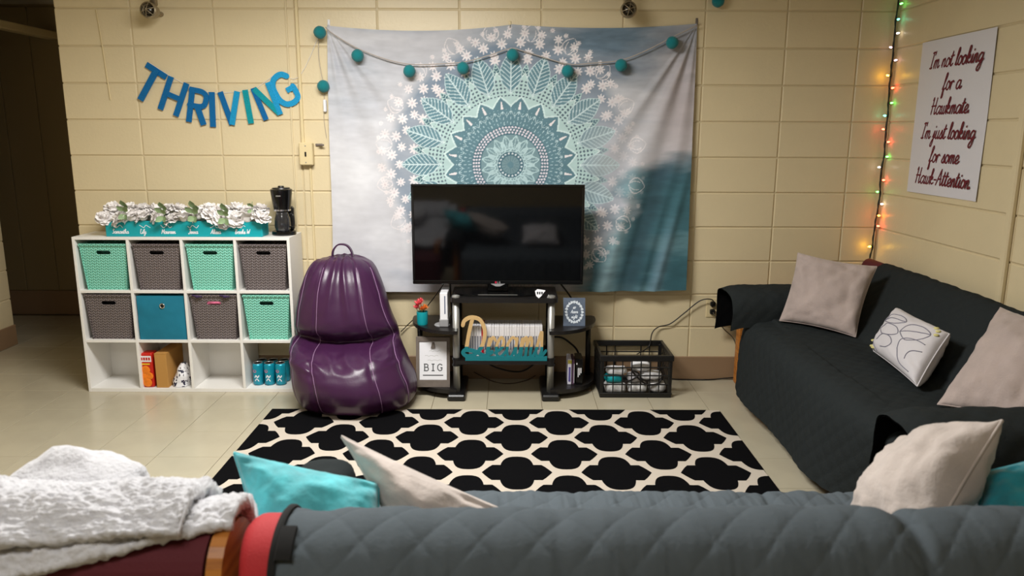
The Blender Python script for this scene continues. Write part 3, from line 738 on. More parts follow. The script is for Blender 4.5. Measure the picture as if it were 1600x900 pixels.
# ================================================================== TAPESTRY
NX, NZ = 560, 410
U, V = np.meshgrid(np.linspace(0, 1, NX), np.linspace(0, 1, NZ), indexing='ij')
top = 2.069+(2.087-2.069)*U - .032*np.sin(PI*np.clip(U/.5, 0, 1))**.8*(U < .5) - .022*np.sin(PI*np.clip((U-.5)/.5, 0, 1))**.8*(U >= .5)
bot = .557+.015*U - .008*np.sin(PI*U)
xl = -1.027-.030*(1-V); xr = 1.045+0*V
Xg = xl+(xr-xl)*U + .0; Zg = bot+(top-bot)*V
Xg = Xg + .012*np.sin(V*5)*(1-U)*(1-V)
drop = 1-V
def fan(u0, ang0, ang1, n, amp, ln):      # pleats spreading from a top corner
    dx = (Xg-(xl if u0 == 0 else xr))*(1 if u0 == 0 else -1); dz = top-Zg
    a = np.arctan2(dz, dx+1e-4); r = np.hypot(dx, dz)
    return amp*np.sin((a-ang0)/(ang1-ang0)*n*2*PI)*np.clip((a-ang0)/.12, 0, 1)*np.clip((ang1-a)/.12, 0, 1)*np.clip(r/.25, 0, 1)*np.exp(-r/ln)
off = fan(0, .75, 1.5, 2.5, .012, .9)+fan(1, .85, 1.56, 2.5, .016, 1.1)
sfg = Xg+.25*(1.33-Zg)
for c_, w_, a_ in ((.735, .045, .018), (.86, .035, -.012), (.95, .03, .012), (1.04, .03, .016), (.60, .04, .010)): off += a_*np.exp(-((sfg-c_)/w_)**2)*np.clip((1.5-Zg)/.5, 0, 1)
for c_, w_, a_ in ((-.62, .05, .012), (-.78, .04, .010)): off += a_*np.exp(-((Xg-.22*(1.6-Zg)-c_)/w_)**2)*np.clip((1.8-Zg)/.5, 0, 1)*np.clip((Zg-.5)/.3, 0, 1)
off += .008*np.sin(9*U+2*V)*drop + .010*(noise2(NX, NZ, 5, 3, 4, 2)-.5)
Yg = WY-.014-.030*drop - np.maximum(off, -.02)-.02*drop*U
Yg = np.minimum(Yg, WY-.006)
# --- print, painted point by point from the pattern's own geometry, with some fold shading lower right
def C(*c): return np.array(lin(*c)[:3])
col = np.ones((NX, NZ, 3))*C(206, 206, 212)
n1 = noise2(NX, NZ, 6, 8, 1, 5); n2 = noise2(NX, NZ, 4, 14, 2, 5); n3 = noise2(NX, NZ, 9, 20, 3, 4)
def mix(mask, c): 
    global col
    m_ = np.clip(mask, 0, 1)[..., None]; col = col*(1-m_)+c*m_
mix((n1-.45)*2.2, C(228, 228, 232)); mix((n2-.52)*2.5, C(176, 182, 194))
g = lambda x, z, sx, sz: np.exp(-((Xg-x)/sx)**2-((Zg-z)/sz)**2)
mix(g(.50, 2.0, .55, .17)*(.35+1.5*n2)*1.0, C(112, 134, 152)); mix(g(.62, 1.83, .22, .10)*(n3*1.6), C(96, 118, 138))
mix(g(-.9, 1.72, .25, .22)*(n2*.8), C(160, 174, 190))
mix(g(-.95, 1.2, .3, .35)*(n1*1.2), C(235, 236, 240))
mix(g(.98, 1.62, .16, .45)*.75, C(190, 178, 180))
# deep teal lower right, ragged diagonal edge
sf = Xg+.25*(1.33-Zg)
edge = (Xg-.50)*.9 + (1.22-Zg)*.62 + (n1-.5)*.35+(n2-.5)*.25
lowr = np.clip((edge-.16)/.16, 0, 1)*np.clip((1.42-Zg)/.16+(n3-.5)*1.2, 0, 1)
mix(lowr, C(66, 112, 124)); mix(lowr*np.clip((.95-Zg)/.3, 0, 1)*.6, C(44, 88, 100)); mix(lowr*np.clip((n2-.5)*3, 0, .5), C(120, 162, 172))
st = lambda c, w: np.exp(-((sf-c+.03*(n1-.5))/w)**2)  # streaks along the folds: part print, part fold shading painted in
mix(lowr*st(.885, .085)*np.clip((1.45-Zg)/.2, 0, 1)*.8, C(40, 66, 76)); mix(lowr*st(.735, .055)*.75, C(146, 176, 184)); mix(lowr*st(1.04, .04)*np.clip((1.05-Zg)/.3, 0, 1)*.7, C(112, 142, 158)); mix(lowr*st(.60, .03)*np.clip((.9-Zg)/.3, 0, 1)*.5, C(120, 156, 168))
mix(lowr*g(.93, 1.36, .25, .12)*.8, C(58, 78, 96))
# mandala
cx_, cz_ = .002, 1.302; dx = Xg-cx_; dz = Zg-cz_; r = np.hypot(dx, dz); th = np.arctan2(dx, dz)
Nn = 20; s = 2*PI/Nn; ph = (th/s) % 1
tri = np.abs(((th/s+.5) % 1)-.5)*2            # 0 on leaf axis, 1 between
lef = np.clip(1.0-lowr*.55-g(.62, 1.32, .22, .28)*.75, .15, 1)          # the print fades to the right
lf2 = np.clip(1.0-lowr*.2-g(.55, 1.30, .18, .25)*.5, .2, 1)
mix(np.clip((.72-r)/.06, 0, 1)*.75*lef*(.5+n1), C(116, 136, 156))
WHT = C(240, 234, 236); MNT = C(186, 214, 213); TEA = C(98, 134, 146); DTE = C(76, 112, 126); LTE = C(132, 164, 172)
# daisies
def daisies(rad, n, sz, ph0, cw):
    a = th/(2*PI/n)+ph0; k = np.round(a); at = (k-ph0)*(2*PI/n)
    jit = np.sin(k*12.9898)*.022
    px_, pz_ = (rad+jit)*np.sin(at), (rad+jit)*np.cos(at); ex, ez = dx-px_, dz-pz_; rr = np.hypot(ex, ez); aa = np.arctan2(ex, ez)
    pet = sz*(.80+.26*np.cos(aa*8))
    mix((rr < pet)*cw, WHT); mix((rr < sz*.2)*cw*.7, C(205, 190, 196))
for rad, n, sz, p0 in ((.722, 48, .026, .2), (.672, 40, .030, .5), (.622, 40, .026, 0), (.585, 20, .030, .5), (.757, 60, .014, .1)):
    daisies(rad, n, sz, p0, lef*.95)
# outer line-drawn petals
for n, r0, r1, hw in ((20, .69, .785, .052),):
    a = ((th/(2*PI/n)) % 1-.5)*(2*PI/n); la = a*r; v = (r-r0)/(r1-r0); w_ = hw*np.sin(PI*np.clip(v, 0, 1))**.7*(1-.3*v)
    ok = (v > 0) & (v < 1)
    mix(ok*(np.abs(np.abs(la)-w_) < .0034)*.85*lf2, WHT); mix(ok*(np.abs(np.abs(la)-w_*.55) < .0026)*(v < .7)*.8*lf2, WHT)
a2 = ((th/s) % 1-.5)*s; la2 = a2*r; v2 = (r-.42)/.15; w2 = .03*np.sin(PI*np.clip(v2, 0, 1)**.8)**.8   # small leaves between
in2 = (v2 > 0) & (v2 < 1) & (np.abs(la2) < w2); mix(in2*lf2, DTE); mix(in2*(np.abs(la2) > w2-.006)*lf2, MNT)
mix(in2*(((r-np.abs(la2)*.8)/.018) % 1 < .3)*lf2, MNT)
# mint zigzag star
out = .400+.120*tri**1.1
mix((r < out)*1., MNT); zz = (r > .385) & (r < out-.018); mix(zz*(np.abs(np.sin(th*60))*np.abs(np.sin(r*150)) > .62)*1., C(88, 108, 122))
mix((np.abs(r-out) < .004)*1., C(225, 240, 240))
# leaves
a = ((th/s+.5) % 1-.5)*s; la = a*r; v = (r-.405)/.225; wl_ = .064*np.sin(PI*np.clip(v, 0, 1)**.92)**.8
inl = (v > 0) & (v < 1) & (np.abs(la) < wl_)
mix(inl*1.0, TEA*1.12*lef[..., None]+C(196, 202, 206)*(1-lef[..., None])); vein = ((r-np.abs(la)*.9)/.024) % 1
mix(inl*(vein < .25)*lf2, C(206, 226, 230)); mix(inl*(np.abs(la) < .004)*lf2, C(206, 226, 230)); mix(inl*(np.abs(la) > wl_-.005)*lf2, C(200, 222, 226))
tips = .33+.05*np.abs(((th/s) % 1)-.5)*2*-1+.05
tips = .325+.055*(1-np.abs((((th/s)+0.0) % 1)-.5)*2)
mix((r < tips+.012)*1., C(214, 236, 236)); mix((r < tips)*1., TEA)
mix((r < tips)*(np.abs(((th/s) % 1)-.5) < .07*np.clip((tips-r)/.05, 0, 1))*(r > .315)*(r < .36)*1., WHT)
band = (r > .225) & (r < .315)
mix(band*(np.abs(np.sin(th*20)) < .18)*(np.sin(r*220) > -.2)*1., C(190, 216, 224)); mix(band*(np.abs(np.sin(th*20+PI/2)) < .13)*(np.sin(r*260+1) > .1)*1., C(170, 200, 210))
mix(band*(np.abs(r-.29-.012*np.cos(th*40)) < .003)*.8, C(196, 220, 226))
bead = lambda rad, n, sz, p0=0: np.hypot(r-rad, (((th/(2*PI/n)+p0) % 1)-.5)*(2*PI/n)*rad) < sz
mix((r < .222)*1., DTE*1.0); 
for rad, n, p0 in ((.213, 72, 0), (.198, 66, .5), (.183, 60, 0)): mix(bead(rad, n, .0062, p0)*1., C(226, 220, 230))
mix((r < .172)*1., LTE*.85)
for n, r0, r1, hw in ((16, .085, .168, .020), (16, .08, .14, .011)):
    a = ((th/(2*PI/n)+(.5 if r1 < .15 else 0)) % 1-.5)*(2*PI/n); v = (r-r0)/(r1-r0); w_ = hw*np.sin(PI*np.clip(v, 0, 1)); ok = (v > 0) & (v < 1)
    mix(ok*(np.abs(np.abs(a*r)-w_) < .0034)*1., C(186, 214, 218)); mix(ok*(np.abs(a*r) < .0026)*.8, C(186, 214, 218))
mix((r < .080)*1., C(190, 216, 220)); mix((r < .0755)*1., DTE); mix(bead(.064, 20, .0055)*1., C(216, 226, 230)); mix((r < .052)*1., LTE*.8)
mix((r < .05)*(np.abs(np.sin(th*8)) < .3)*.6, DTE); mix((r < .018)*1., TEA)
sk = (noise2(NX, NZ, 10, 46, 51, 3)-.5)*.5+(noise2(NX, NZ, 30, 70, 52, 3)-.5)*.45
col *= (1+sk*(.25+.75*np.clip(g(.55, 2.0, .6, .2)+lowr*.7+g(-.9, 1.8, .3, .3)*.5, 0, 1)))[..., None]
col = np.clip(col*.90, 0, 1)
col *= (1-.06*(noise2(NX, NZ, 60, 45, 9, 2)[..., None]-.5))
mb = MB().grid(np.stack([Xg, Yg, Zg], 2))
tap = mb.build('tapestry', mat('printed_cloth', (200, 200, 200), .9, attr='print'), None, (0, WY-.02, .557), True, fix=False)
at = tap.data.color_attributes.new('print', 'FLOAT_COLOR', 'POINT')
at.data.foreach_set('color', np.concatenate([col, np.ones((NX, NZ, 1))], 2).reshape(-1).astype(np.float32))
tag(tap, 'grey and teal mandala wall tapestry hung behind the television', 'tapestry')
# its hanging pins
for k, (xx, zz) in enumerate(((-1.02, 2.071), (-.004, 2.066), (1.043, 2.087))):
    t = thing('wall_hook', ['clear hook at the tapestry top left corner', 'small hook at the middle of the tapestry top', 'small dark hook at the tapestry top right corner'][k], 'hook', (xx, WY, zz), None)
    MB().box(xx-.007, xx+.007, WY-.005, WY-.001, zz-.012, zz+.03, .002).build('hook_plate', [PAPER, CREAMP, FRAMEG][k], t)
    MB().tube(smooth_path([(xx, WY-.005, zz), (xx, WY-.02, zz-.004), (xx, WY-.024, zz+.008)]), .003, 6).build('hook_arm', [PAPER, SILVER, FRAMEG][k], t)

# ================================================================== FELT BALL GARLAND
balls = [(-1.056, 2.024), (-.852, 1.901), (-.566, 1.819), (-.266, 1.837), (.011, 1.908), (.319, 1.822), (.617, 1.855), (.897, 1.977)]
YB = WY-.062
t = thing('felt_ball_garland', 'garland of teal felt balls strung across the tapestry top', 'garland', (0, YB, 1.85))
cordp = [(-1.03, 2.055)]+[(-.99, 2.02), (-.86, 1.945), (-.70, 1.885), (-.56, 1.858), (-.41, 1.86), (-.26, 1.872), (-.12, 1.908), (.0, 1.945), (.06, 1.935), (.18, 1.90), (.33, 1.862), (.46, 1.868), (.62, 1.885), (.76, 1.938), (.90, 2.008), (1.04, 2.075)]
MB().tube(smooth_path([(x, YB+.018, z) for x, z in cordp], 5), .0032, 6).build('twine', TWINE, t, smooth=True)
def ball(x, y, z, parent):
    P = np.zeros((20, 14, 3))
    for i in range(20):
        for j in range(14):
            a, b = 2*PI*i/20, PI*j/13; d = Vector((math.sin(b)*math.cos(a), math.sin(b)*math.sin(a), math.cos(b)))
            P[i, j] = Vector((x, y, z))+d*(.0345*(1+.05*fbm(d.x*2+x*9, d.y*2, d.z*2)))
    return MB().grid(P, cu=True).build('felt_ball', FELT, parent, smooth=True)
for x, z in balls: ball(x, YB-.008, z, t)
t = thing('hanging_ball', 'single teal felt ball hanging on thread left of the tapestry', 'ornament', (-1.061, YB+.02, 1.737))
ball(-1.058, WY-.037, 1.737, t)
MB().tube(smooth_path([(-1.075, WY-.012, 2.04), (-1.083, WY-.012, 1.9), (-1.062, WY-.03, 1.765)]), .0014, 5).build('thread', TWINE, t)
MB().box(-1.068, -1.05, WY-.026, WY-.004, 1.595, 1.665, .005).build('clear_clip', PAPER, t)
MB().tube(smooth_path([(-1.06, WY-.012, 1.70), (-1.07, WY-.008, 1.57), (-1.06, WY-.008, 1.45)]), .0012, 5).build('thread', TWINE, t)
t = thing('hanging_ball', 'teal felt ball at the top edge right of the tapestry', 'ornament', (1.148, WY-.036, 2.20))
ball(1.148, WY-.036, 2.203, t)
MB().tube([(1.148, WY-.03, 2.235), (1.15, WY-.01, HC)], .0014, 5).build('thread', TWINE, t)

# ================================================================== THRIVING BANNER
GL = [mat('glitter_blue', (10, 110, 176), .35, .25, var=.25, vscale=300), mat('glitter_cyan', (28, 160, 216), .35, .25, var=.25, vscale=300), mat('glitter_teal', (10, 158, 172), .35, .25, var=.3, vscale=300)]
def bar(p, q, wd): return [p, q], wd
LET = {'T': [([(0, .92), (.62, .92)], .16), ([(.31, .95), (.31, 0)], .17)], 'H': [([(.08, 0), (.08, 1)], .16), ([(.55, 0), (.55, 1)], .16), ([(.08, .5), (.55, .5)], .15)],
 'R': [([(.08, 0), (.08, 1)], .16), ([(.05, .92), (.34, .92), (.48, .84), (.5, .7), (.46, .55), (.32, .49), (.05, .49)], .15), ([(.28, .48), (.52, 0)], .17)],
 'I': [([(.08, 0), (.08, 1)], .17)], 'V': [([(.05, 1), (.31, .02)], .17), ([(.57, 1), (.31, .02)], .17)],
 'N': [([(.08, 0), (.08, 1)], .16), ([(.10, .97), (.54, .03)], .17), ([(.56, 0), (.56, 1)], .16)],
 'G': [([(.60, .80), (.5, .9), (.36, .92), (.2, .86), (.1, .7), (.08, .5), (.1, .3), (.2, .14), (.36, .08), (.52, .1), (.62, .2), (.62, .48)], .16), ([(.4, .45), (.68, .45)], .15)]}
t = thing('letter_banner', 'blue glitter THRIVING letter banner strung on the block wall', 'banner', (-1.62, WY-.01, 1.7))
# letter, top-left anchor x,z, rotation deg, height, colours of its strokes
BL = [('T', -2.05, 1.868, -33, .208, (0, 0)), ('H', -1.938, 1.795, -23, .198, (0, 0, 0)), ('R', -1.822, 1.735, -11, .198, (0, 0, 0)), ('I', -1.716, 1.705, -2, .195, (0,)), ('V', -1.662, 1.705, 2, .188, (0, 1)),
      ('I', -1.525, 1.715, 7, .188, (2,)), ('N', -1.478, 1.722, 20, .188, (0, 2, 1)), ('G', -1.395, 1.775, 27, .20, (1, 1))]
hangs = []
for ch, ax, az, rot, h, cols in BL:
    c_, s_ = math.cos(math.radians(rot)), math.sin(math.radians(rot)); lo = None
    for k, (pts, wd) in enumerate(LET[ch]):
        f = lambda u, v, d: (ax+(u*c_-(v-1)*s_)*h, WY-.010-d-.0015*k, az+(u*s_+(v-1)*c_)*h)
        mb = MB(); ribbon(mb, pts, wd, f, 0, .006, raw=len(pts) == 2, n=5)
        if lo is None: lo = mb.build('letter', GL[cols[k]], t); lo['label'] = 'glitter letter %s' % ch
        else: mb.build('stroke', GL[cols[k]], lo)
    hangs += [(ax+.01, WY-.004, az-.006), (ax+.45*h*c_, WY-.004, az+.45*h*s_-.006)]
MB().tube(smooth_path([hangs[0]]+hangs[2::2]+[hangs[-1], (-1.20, WY-.006, 1.79), (-1.06, WY-.008, 2.05)], 4), .0012, 5).build('string', PAPER, t)

# switch box, key hook
t = thing('switch_box', 'ivory surface-mounted key switch box left of the tapestry', 'switch', (-1.176, WY, 1.36))
MB().box(-1.214, -1.136, WY-.045, WY-.001, 1.296, 1.424, .005).build('box_body', CREAMP, t)
MB().box(-1.181, -1.171, WY-.049, WY-.044, 1.345, 1.372, .002).build('toggle', DARK, t)
MB().lathe([(0, 0), (.004, 0), (.003, .002), (0, .002)], (-1.176, WY-.045, 1.405), 8, 'y').lathe([(0, 0), (.004, 0), (.003, .002), (0, .002)], (-1.176, WY-.045, 1.312), 8, 'y').build('screws', SILVER, t)
t = thing('key_hook', 'small metal hook on the wall above the switch box', 'hook', (-1.085, WY, 1.42))
MB().box(-1.125, -1.085, WY-.012, WY-.001, 1.405, 1.418, .002).build('bracket', FRAMEG, t)
MB().tube([(-1.10, WY-.01, 1.412), (-1.10, WY-.03, 1.412), (-1.072, WY-.03, 1.41)], .006, 6).build('hook_arm', FRAMEG, t)

# round ceiling-pipe fittings at the top of the wall
GLASSD = mat('dark_lens', (46, 40, 32), .1, coat=.5); BRONZE = mat('aged_metal', (150, 136, 110), .35, .6)
for k, (xx, zz) in enumerate(((-1.955, 2.125), (.637, 2.138))):
    t = thing('sprinkler_fitting', ['round metal fitting on a pipe at the top left of wall', 'round metal fitting on a pipe above the tapestry'][k], 'sprinkler', (xx, 4.33, zz))
    MB().tube([(xx+.012*(1-k), 4.36, zz+.03), (xx+.012*(1-k), 4.36, HC+.02)], .02, 14).build('pipe', BRONZE, t, smooth=True)
    MB().tube([(xx, 4.37, zz), (xx, WY+.003, zz)], .014, 10).build('wall_pipe', BRONZE, t)
    autosmooth(MB().lathe([(.022, -.06), (.036, -.045), (.044, 0), (.044, .02), (.037, .026), (.034, .01), (.02, .0)], (xx, 4.33, zz), 24, 'y').build('housing', BRONZE, t))
    MB().sphere((xx, 4.325, zz), .029, 14, 10, (1, .8, 1)).build('lens', GLASSD, t, smooth=True)
    mb = MB()
    for a in range(3):
        an = a*PI/3+.3; d = (math.cos(an), math.sin(an))
        mb.tube(smooth_path([(xx-d[0]*.04, 4.305, zz-d[1]*.04), (xx, 4.288, zz), (xx+d[0]*.04, 4.305, zz+d[1]*.04)]), .0022, 5)
    mb.build('wire_guard', BRONZE, t, smooth=True)
# strip of old tape
tag(MB().tube(smooth_path([(-2.315, WY-.004, 2.15), (-2.30, WY-.004, 1.95), (-2.285, WY-.004, 1.66)]), .0035, 5).build('tape_strip', CREAMP, None, (-2.3, WY, 1.9)), 'thin pale strip hanging on the wall top left', 'tape')

# ================================================================== POSTER
PX = WX-.004
t = thing('poster', 'white poster with maroon script lettering on the right wall', 'poster', (PX, 3.85, 1.57))
ya, yb, za, zb = 4.167, 3.536, 1.178, 1.955
P = np.zeros((16, 18, 3))
for i in range(16):
    for j in range(18):
        u, v = i/15, j/17; P[i, j] = (PX-.002-.005*(u > .9)*(u-.9)*10*(abs(v-.5)*2)-.002*math.sin(u*5), lerp(ya, yb, u), lerp(za, zb, v))
MB().grid(P).build('sheet', mat('poster_paper', (222, 220, 226), .6), t, smooth=True)
lines = ["I'm not looking", "for a", "Hawkmate.", "I'm just looking", "for some", "Hawk-Attention."]
zl = [1.815, 1.702, 1.585, 1.463, 1.345, 1.232]; cy = [3.842, 3.848, 3.845, 3.842, 3.845, 3.842]
for ln, zz, c_ in zip(lines, zl, cy):
    S, wd = layout(ln); sc = .0445; mb = MB(); x0 = -wd*sc/2
    f = lambda u, v, d: (PX-.0052-d, c_-u*.98, zz+v)
    for s_ in S: ribbon(mb, [(x0+p*sc, q*.0395) for p, q in s_], .0078, f, 0, .0004, n=5)
    mb.build('lettering', INK, t)

# ================================================================== STRING LIGHTS in the corner
cpx = [(2.150, 2.40), (2.148, 2.21), (2.148, 2.05), (2.15, 1.93), (2.147, 1.82), (2.15, 1.71), (2.155, 1.60), (2.152, 1.48), (2.158, 1.37), (2.15, 1.25), (2.155, 1.14), (2.15, 1.03), (2.145, .93), (2.14, .82), (2.13, .74)]
YS = WY-.03
t = thing('string_lights', 'string of coloured fairy lights down the room corner', 'string lights', (2.15, YS, 1.5))
path = smooth_path([(x, YS-.003*math.sin(i*2), z) for i, (x, z) in enumerate(cpx)], 8)
MB().tube(path, .0045, 6).build('wire', GREEN, t, smooth=True)
MB().tube([p+Vector((.004*math.sin(i*.8), -.005*math.cos(i*.8), 0)) for i, p in enumerate(path)], .003, 5).build('wire', GREEN, t, smooth=True)
BC = {'y': (255, 190, 40), 'r': (255, 70, 50), 'g': (90, 235, 90), 't': (80, 235, 190), 'o': (255, 120, 30), 'w': (255, 240, 230), 'p': (255, 200, 220)}
BM = {k: mat('bulb_'+k, v, .3, emit={'y': 40, 'o': 40, 'r': 18, 'w': 6, 'p': 4, 'g': 9, 't': 10}[k]) for k, v in BC.items()}
bl = [(2.185, 'g', 1), (2.10, 't', 0), (2.035, 'w', 1), (1.965, 'p', -1), (1.885, 'p', 1), (1.81, 'y', -1), (1.735, 'r', 1), (1.655, 'g', 1), (1.585, 't', -1), (1.51, 'r', -1), (1.435, 'r', 1), (1.36, 'g', 1), (1.295, 'w', -1), (1.215, 'r', 1), (1.155, 'g', -1), (1.085, 'w', 1), (1.02, 'o', 0), (.95, 'r', 1), (.83, 'y', -1)]
for z, k, sd in bl:
    p = min(path, key=lambda q: abs(q.z-z)); d = Vector((sd*.85 if sd < 1 else .5, -.5 if sd else -1, .05)).normalized()
    if sd == 1: d = Vector((.25, -1, .05)).normalized()
    bb = MB().tube([p, p+d*.018], .005, 7).build('bulb_socket', GREEN, t)
    MB().tube([p+d*.016, p+d*.024, p+d*.034, p+d*.04], [.004, .0055, .004, .001], 8).build('bulb', BM[k], bb, smooth=True)

# ================================================================== TV STAND
t = thing('tv_stand', 'black television stand with silver poles and rounded side shelves', 'tv stand', (-.03, 4.25, 0))
SL, SR, YF, YK = -.301, .231, 4.125, 4.40
def rounded(x0, x1, y0, y1, rad, n=6):
    P = []
    for (cx, cy, a0) in ((x1-rad, y1-.01, 0), (x0+rad, y1-.01, 90), (x0+rad, y0+rad, 180), (x1-rad, y0+rad, 270)):
        rr = rad if cy < y1-.02 else .01
        cx2 = cx if rr == rad else (x1-.01 if a0 == 0 else x0+.01)
        for k in range(n+1): a = math.radians(a0+90*k/n); P.append((cx2+rr*math.cos(a), cy+rr*math.sin(a)))
    return P
fz = lambda u, v, d: (u, v, d)
MB().prism(rounded(SL-.028, SR+.036, 4.09, 4.42, .03), fz, .562, .588).build('top_shelf', BLACKW, t)
MB().prism(rounded(SL-.02, SR+.02, 4.10, 4.42, .02), fz, .204, .226).build('centre_shelf', BLACKW, t)
def wing(xin, xout, y0, y1, z0, z1, name):
    P = [(xin, y1), (xin, y0)]
    for k in range(1, 13):
        a = PI/2*k/12; P.append((xin+(xout-xin)*math.sin(a)**.9, y0+(y1-.06-y0)*(1-math.cos(a))))
    P += [(xout, y1-.02), (xout+(xin-xout)*.05, y1)]
    MB().prism(P, fz, z0, z1).build(name, BLACKW, t)
wing(SL+.012, -.572, 4.045, 4.42, .392, .412, 'side_shelf'); wing(SR-.012, .505, 4.045, 4.42, .392, .412, 'side_shelf')
wing(SL+.0, -.568, 4.085, 4.42, .036, .060, 'bottom_shelf'); wing(SR-.0, .505, 4.085, 4.42, .036, .060, 'bottom_shelf')
for xx in (SL, SR):
    MB().tube([(xx, YF, .03), (xx, YF, .564)], .0195, 16).build('front_pole', SILVER, t, smooth=True)
    MB().tube([(xx, 4.385, .03), (xx, 4.385, .564)], .017, 12).build('rear_pole', BLACK, t, smooth=True)
    MB().box(xx-.05, xx+.05, 4.055, 4.42, 0, .037, .008).build('foot_bar', BLACK, t)
    autosmooth(MB().lathe([(0, .586), (.023, .586), (.022, .596), (.012, .600), (0, .600)], (xx, YF, 0), 18).build('pole_cap', SILVER, t))
    mb = MB()
    for zz in (.228, .204-.012): mb.lathe([(.02, 0), (.025, 0), (.025, .012), (.02, .012)], (xx, YF, zz), 16)
    mb.build('collar', BLACK, t)
for xx in (-.535, .468): MB().tube([(xx, 4.375, .058), (xx, 4.375, .393)], .0155, 12).build('outer_pole', BLACK, t, smooth=True)

# ---- television
TX0, TX1, TZ0, TZ1, TY = -.548, .412, .644, 1.205, 4.205
t = thing('television', 'black flat screen television on the black stand', 'television', (-.068, TY, .588))
mb = MB(); bw = .014
mb.box(TX0, TX1, TY, TY+.02, TZ1-bw, TZ1, .003).box(TX0, TX1, TY, TY+.02, TZ0, TZ0+.022, .003)
mb.box(TX0, TX0+bw, TY, TY+.02, TZ0+.02, TZ1-bw+.002, .003).box(TX1-bw, TX1, TY, TY+.02, TZ0+.02, TZ1-bw+.002, .003)
mb.build('bezel', BEZEL, t)
MB().box(TX0+bw-.002, TX1-bw+.002, TY+.004, TY+.009, TZ0+.02, TZ1-bw+.002).build('screen', SCREEN, t)
MB().box(TX0+.004, TX1-.004, TY+.012, TY+.04, TZ0+.004, TZ1-.004, .006).box(TX0+.12, TX1-.12, TY+.03, TY+.075, TZ0+.05, TZ1-.12, .02).build('back_housing', BLACK, t)
xm = -.068
MB().box(xm-.06, xm+.06, TY+.02, TY+.05, .598, TZ0+.06, .006).build('neck', BEZEL, t)
P = []
for k in range(40):
    a = 2*PI*k/40; c_, s_ = math.cos(a), math.sin(a); P.append((xm+.245*math.copysign(abs(c_)**.6, c_), 4.235+.115*math.copysign(abs(s_)**.75, s_)))
mb = MB().prism(P, fz, .588, .599); autosmooth(mb.build('stand_base', BEZEL, t))
MB().box(xm-.11, xm+.11, 4.125, 4.1275, .5995, .602).build('base_strip', SILVER, t)
mb = MB().prism([(xm-.04, TZ0+.004), (xm+.04, TZ0+.004), (xm+.012, TZ0-.010), (xm-.012, TZ0-.010)], lambda u, v, d: (u, TY-.001-d, v), 0, .006)
mb.build('logo_tab', GREYP, t)
fr_ = lambda u, v, d: (xm+u, TY-.0006-d, TZ0+.006+v)
mb = MB(); mb.prism([(-.012+.006*math.cos(2*PI*k/12), .006+.006*math.sin(2*PI*k/12)) for k in range(12)], fr_, 0, .0006); mb.build('logo_disc', mat('logo_red', (190, 30, 60), .4), t)
mb = MB(); ribbon(mb, [(-.003, .011), (-.003, .001), (.003, .001)], .0022, fr_, 0, .0006, raw=True); ribbon(mb, [(.013, .009), (.009, .011), (.006, .006), (.009, .001), (.013, .002), (.013, .006), (.010, .006)], .0022, fr_, 0, .0006, raw=True)
part(mb.build('logo_letters', GREYP, t), 'small grey LG letters')
# small pieces on the top shelf
x, y, z = .165, 4.15, .588
t = thing('ornament', 'small white leaf-shaped trinket on the right of the top shelf', 'ornament', (x, y, z))
P = [(-.026, .036), (-.02, .012), (-.006, 0), (.006, .008), (.02, .026), (.032, .04), (.01, .044), (-.012, .046)]
MB().prism([(a+x, b+z) for a, b in P], lambda u, v, d: (u, y-.05+d+(v-z)*.35, v+.0), 0, .008).build('plaque', PAPER, t)
mb = MB()
for k in range(3): mb.box(x-.016+.012*k, x-.008+.012*k, y-.043, y-.0395, z+.02, z+.034)
mb.build('print', PRINTK, t)
MB().lathe([(0, 0), (.01, 0), (.004, .012), (0, .018)], (x+.05, y-.03, z), 10).build('stud', SILVER, t)

# ---- what stands on it
# flowerpot
x, y, z = -.498, 4.2, .412
t = thing('flower_pot', 'small teal pot with pink and orange blooms on the left side shelf', 'plant', (x, y, z))
autosmooth(MB().lathe([(0, 0), (.028, 0), (.031, .01), (.032, .075), (.029, .075), (.028, .062), (0, .062)], (x, y, z), 24).build('pot', TURQ, t))
BLP = mat('coral_pink', (232, 96, 104), .7); BLO = mat('orange_bloom', (226, 130, 50), .7)
def bloom(cx, cy, cz, m, s):
    mb = MB()
    for k in range(10):
        a = 2*PI*k/5+(k > 4)*.6; tl_ = .9 if k < 5 else .3; d = Vector((math.cos(a)*math.sin(tl_), math.sin(a)*math.sin(tl_), math.cos(tl_))); sd = d.cross(Vector((0, 0, 1))).normalized()
        c_ = Vector((cx, cy, cz)); mb.add([c_, c_+d*s*.55+sd*s*.28, c_+d*s, c_+d*s*.55-sd*s*.28], [(0, 1, 2, 3)])
    mb.build('bloom', m, t, fix=False); MB().tube([(cx*.5+x*.5, y, z+.05), (cx, cy, cz)], .002, 5).build('stem', LEAF, t)
bloom(x-.018, y-.01, z+.112, BLP, .042); bloom(x-.03, y-.008, z+.09, BLP, .034); bloom(x+.016, y-.008, z+.085, BLO, .038); bloom(x+.0, y-.012, z+.08, BLO, .032); bloom(x-.008, y+.01, z+.125, BLP, .03)
# console
x0, x1, y0, z = -.392, -.349, 4.14, .412
t = thing('game_console', 'white upright game console in grey cradle on left side shelf', 'console', (-.37, 4.2, z))
MB().box(x0, x1, y0, y0+.16, z+.03, z+.195, .003).build('case', mat('white_plastic', (240, 240, 244), .25), t)
MB().box(x0-.004, x1+.004, y0-.006, y0+.17, z, z+.045, .004).build('cradle', GREYP, t)
MB().box(x1-.018, x1-.012, y0-.0012, y0+.001, z+.075, z+.178).build('disc_slot', mat('blue_grey', (92, 100, 126), .4), t)
MB().lathe([(0, 0), (.045, 0), (.04, .006), (0, .006)], (-.385, 4.19, z), 20).build('foot_plate', GREYP, t)
